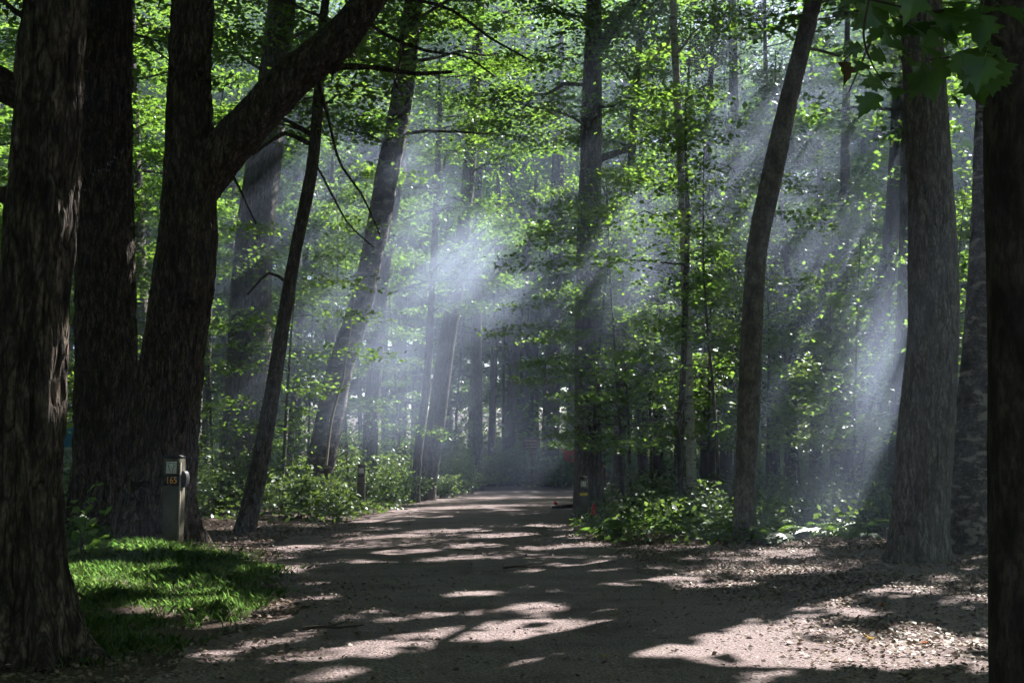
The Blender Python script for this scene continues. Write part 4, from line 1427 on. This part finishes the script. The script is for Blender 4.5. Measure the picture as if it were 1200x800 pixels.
b.add(V, [[i * 14 + j, i * 14 + (j + 1) % 14, (i + 1) * 14 + (j + 1) % 14, (i + 1) * 14 + j] for i in range(8) for j in range(14)])
o = b.build('red_spot', M['red'], None, True)
o.location = (q[0], q[1], .012)
tag(o, 'small dull red round stand-in for an unidentified spot on the road', 'red_spot')


def sheet(name, quad, mat, label, cat, sag=.2, n=10):
    """a cloth hung between four corners, with some thickness"""
    q = np.array(quad, float)
    b = MB()
    u, v_ = np.meshgrid(np.linspace(0, 1, n), np.linspace(0, 1, n))
    S = ((1 - u)[..., None] * (1 - v_)[..., None] * q[0] + u[..., None] * (1 - v_)[..., None] * q[1] + u[..., None] * v_[..., None] * q[2] + (1 - u)[..., None] * v_[..., None] * q[3])
    S[..., 2] -= sag * 4 * u * (1 - u) * (1 - v_ * .5)
    S += (vnoise(S * 3) - .5)[..., None] * .12
    i = (np.arange(n - 1)[:, None] * n + np.arange(n - 1)[None, :]).ravel()
    f = np.stack([i, i + 1, i + n + 1, i + n], 1)
    b.add(S.reshape(-1, 3), f)
    b.add((S + np.array([0, .012, 0])).reshape(-1, 3), f[:, ::-1])
    return tag(b.build(name, M[mat], None, True), label, cat)


sheet('tarpaulin', [P(40, 488, 21.6), P(99, 491, 21.6), P(104, 517, 21.2), P(46, 516, 21.2)], 'blue', 'blue tarpaulin glimpsed between the two big trunks behind the grass', 'tarpaulin')
sheet('cloth', [P(656, 526, 53.5), P(680, 524, 53.5), P(679, 539, 53.5), P(663, 539, 53.5)], 'red', 'red cloth hanging behind the sunlit bush past the bend', 'cloth', .1)
# a slanting dead stick against the leaning birch
b = MB()
st = spline([[*P(382, 545, 27.6), .03], [*P(389, 490, 27.8), .028], [*P(402, 445, 28), .024], [*P(404, 432, 28), .02], [*P(412, 380, 28.2), .012], [*P(418, 330, 28.4), .008]], 24)
base = st[0, :3].copy()
base[2] = 0
trunk_surface(b, [[*(r_[:3] - base), r_[3]] for r_ in st], 8, 30, .003, 0)
o = b.build('dead_branch', M['deadwood'], None, True)
o.location = base
tag(o, 'pale bare broken branch leaning against the blotched birch', 'branch')

# ------------------------------------------------------------------ haze and camp-fire smoke
b = MB()
b.box((0, 45, 15.5), (400, 260, 34))
hz_m, nt, out = material('haze')
pv = nt.nodes.new('ShaderNodeVolumePrincipled')
pv.inputs['Color'].default_value = (.60, .73, 1.0, 1)
pv.inputs['Density'].default_value = 0.002
pv.inputs['Anisotropy'].default_value = 0.3
nt.links.new(pv.outputs[0], out.inputs['Volume'])
tag(b.build('haze', hz_m), 'thin bluish haze hanging in the wood', None, None, 'stuff')


def smoke(lo, hi, centers, dens, label, nscale=.45):
    m, nt, out = material('smoke')
    pos = nt.nodes.new('ShaderNodeNewGeometry').outputs['Position']
    tot = None
    for (c, rad, amp) in centers:
        sub = nd(nt, 'ShaderNodeVectorMath', _operation='SUBTRACT')
        nt.links.new(pos, sub.inputs[0])
        sub.inputs[1].default_value = c
        dv = nd(nt, 'ShaderNodeVectorMath', _operation='DIVIDE')
        nt.links.new(sub.outputs[0], dv.inputs[0])
        dv.inputs[1].default_value = rad
        ln = nd(nt, 'ShaderNodeVectorMath', _operation='LENGTH')
        nt.links.new(dv.outputs[0], ln.inputs[0])
        mr = nd(nt, 'ShaderNodeMapRange', _interpolation_type='SMOOTHSTEP')
        nt.links.new(ln.outputs['Value'], mr.inputs['Value'])
        mr.inputs['From Min'].default_value = 1.0
        mr.inputs['From Max'].default_value = 0.15
        mr.inputs['To Min'].default_value = 0
        mr.inputs['To Max'].default_value = amp
        if tot is None:
            tot = mr.outputs[0]
        else:
            a = nd(nt, 'ShaderNodeMath', _operation='ADD')
            nt.links.new(tot, a.inputs[0])
            nt.links.new(mr.outputs[0], a.inputs[1])
            tot = a.outputs[0]
    n = noise(nt, pos, nscale, 2, .5)
    nm = nd(nt, 'ShaderNodeMapRange')
    nt.links.new(n, nm.inputs['Value'])
    nm.inputs['From Min'].default_value = .36
    nm.inputs['From Max'].default_value = .68
    nm.inputs['To Min'].default_value = .22
    mu = nd(nt, 'ShaderNodeMath', _operation='MULTIPLY')
    nt.links.new(tot, mu.inputs[0])
    nt.links.new(nm.outputs[0], mu.inputs[1])
    mu2 = nd(nt, 'ShaderNodeMath', _operation='MULTIPLY')
    nt.links.new(mu.outputs[0], mu2.inputs[0])
    mu2.inputs[1].default_value = dens
    pv = nt.nodes.new('ShaderNodeVolumePrincipled')
    pv.inputs['Color'].default_value = (.62, .74, 1.0, 1)
    pv.inputs['Anisotropy'].default_value = 0.35
    nt.links.new(mu2.outputs[0], pv.inputs['Density'])
    nt.links.new(pv.outputs[0], out.inputs['Volume'])
    b = MB()
    lo, hi = np.array(lo), np.array(hi)
    b.box((lo + hi) / 2, hi - lo)
    return tag(b.build('smoke', m), label, None, None, 'stuff')


c1, c2, c3 = P(545, 320, 29), P(450, 420, 28.5), P(600, 520, 31)
c4, c5 = P(430, 220, 30), P(700, 320, 27.5)
smoke((-12, 22.5, .05), (5.0, 38, 12), [(tuple(c1), (2.5, 3.4, 2.2), 1.5), (tuple(c2), (3.6, 3.8, 2.8), .8), (tuple(c3), (4.5, 5.0, 1.8), .22), (tuple(c4), (3.8, 3.6, 3.6), .85), (tuple(c5), (3.6, 3.4, 3.8), .5),
      (tuple(P(310, 330, 27)), (4.0, 3.6, 4.5), .4)],
      .19, 'pale wood smoke drifting across the road, lit by shafts of sun')
c1, c2, c3 = P(1010, 470, 20.5), P(940, 180, 24), P(930, 610, 18.6)
smoke((1.8, 17.0, .05), (10.2, 28, 11), [(tuple(c1), (2.8, 3.0, 3.6), .95), (tuple(c2), (3.2, 3.2, 4.2), .9), (tuple(c3), (3.0, 1.5, 1.2), .45)],
      .15, 'thin wood smoke drifting before the shaded trees on the right')
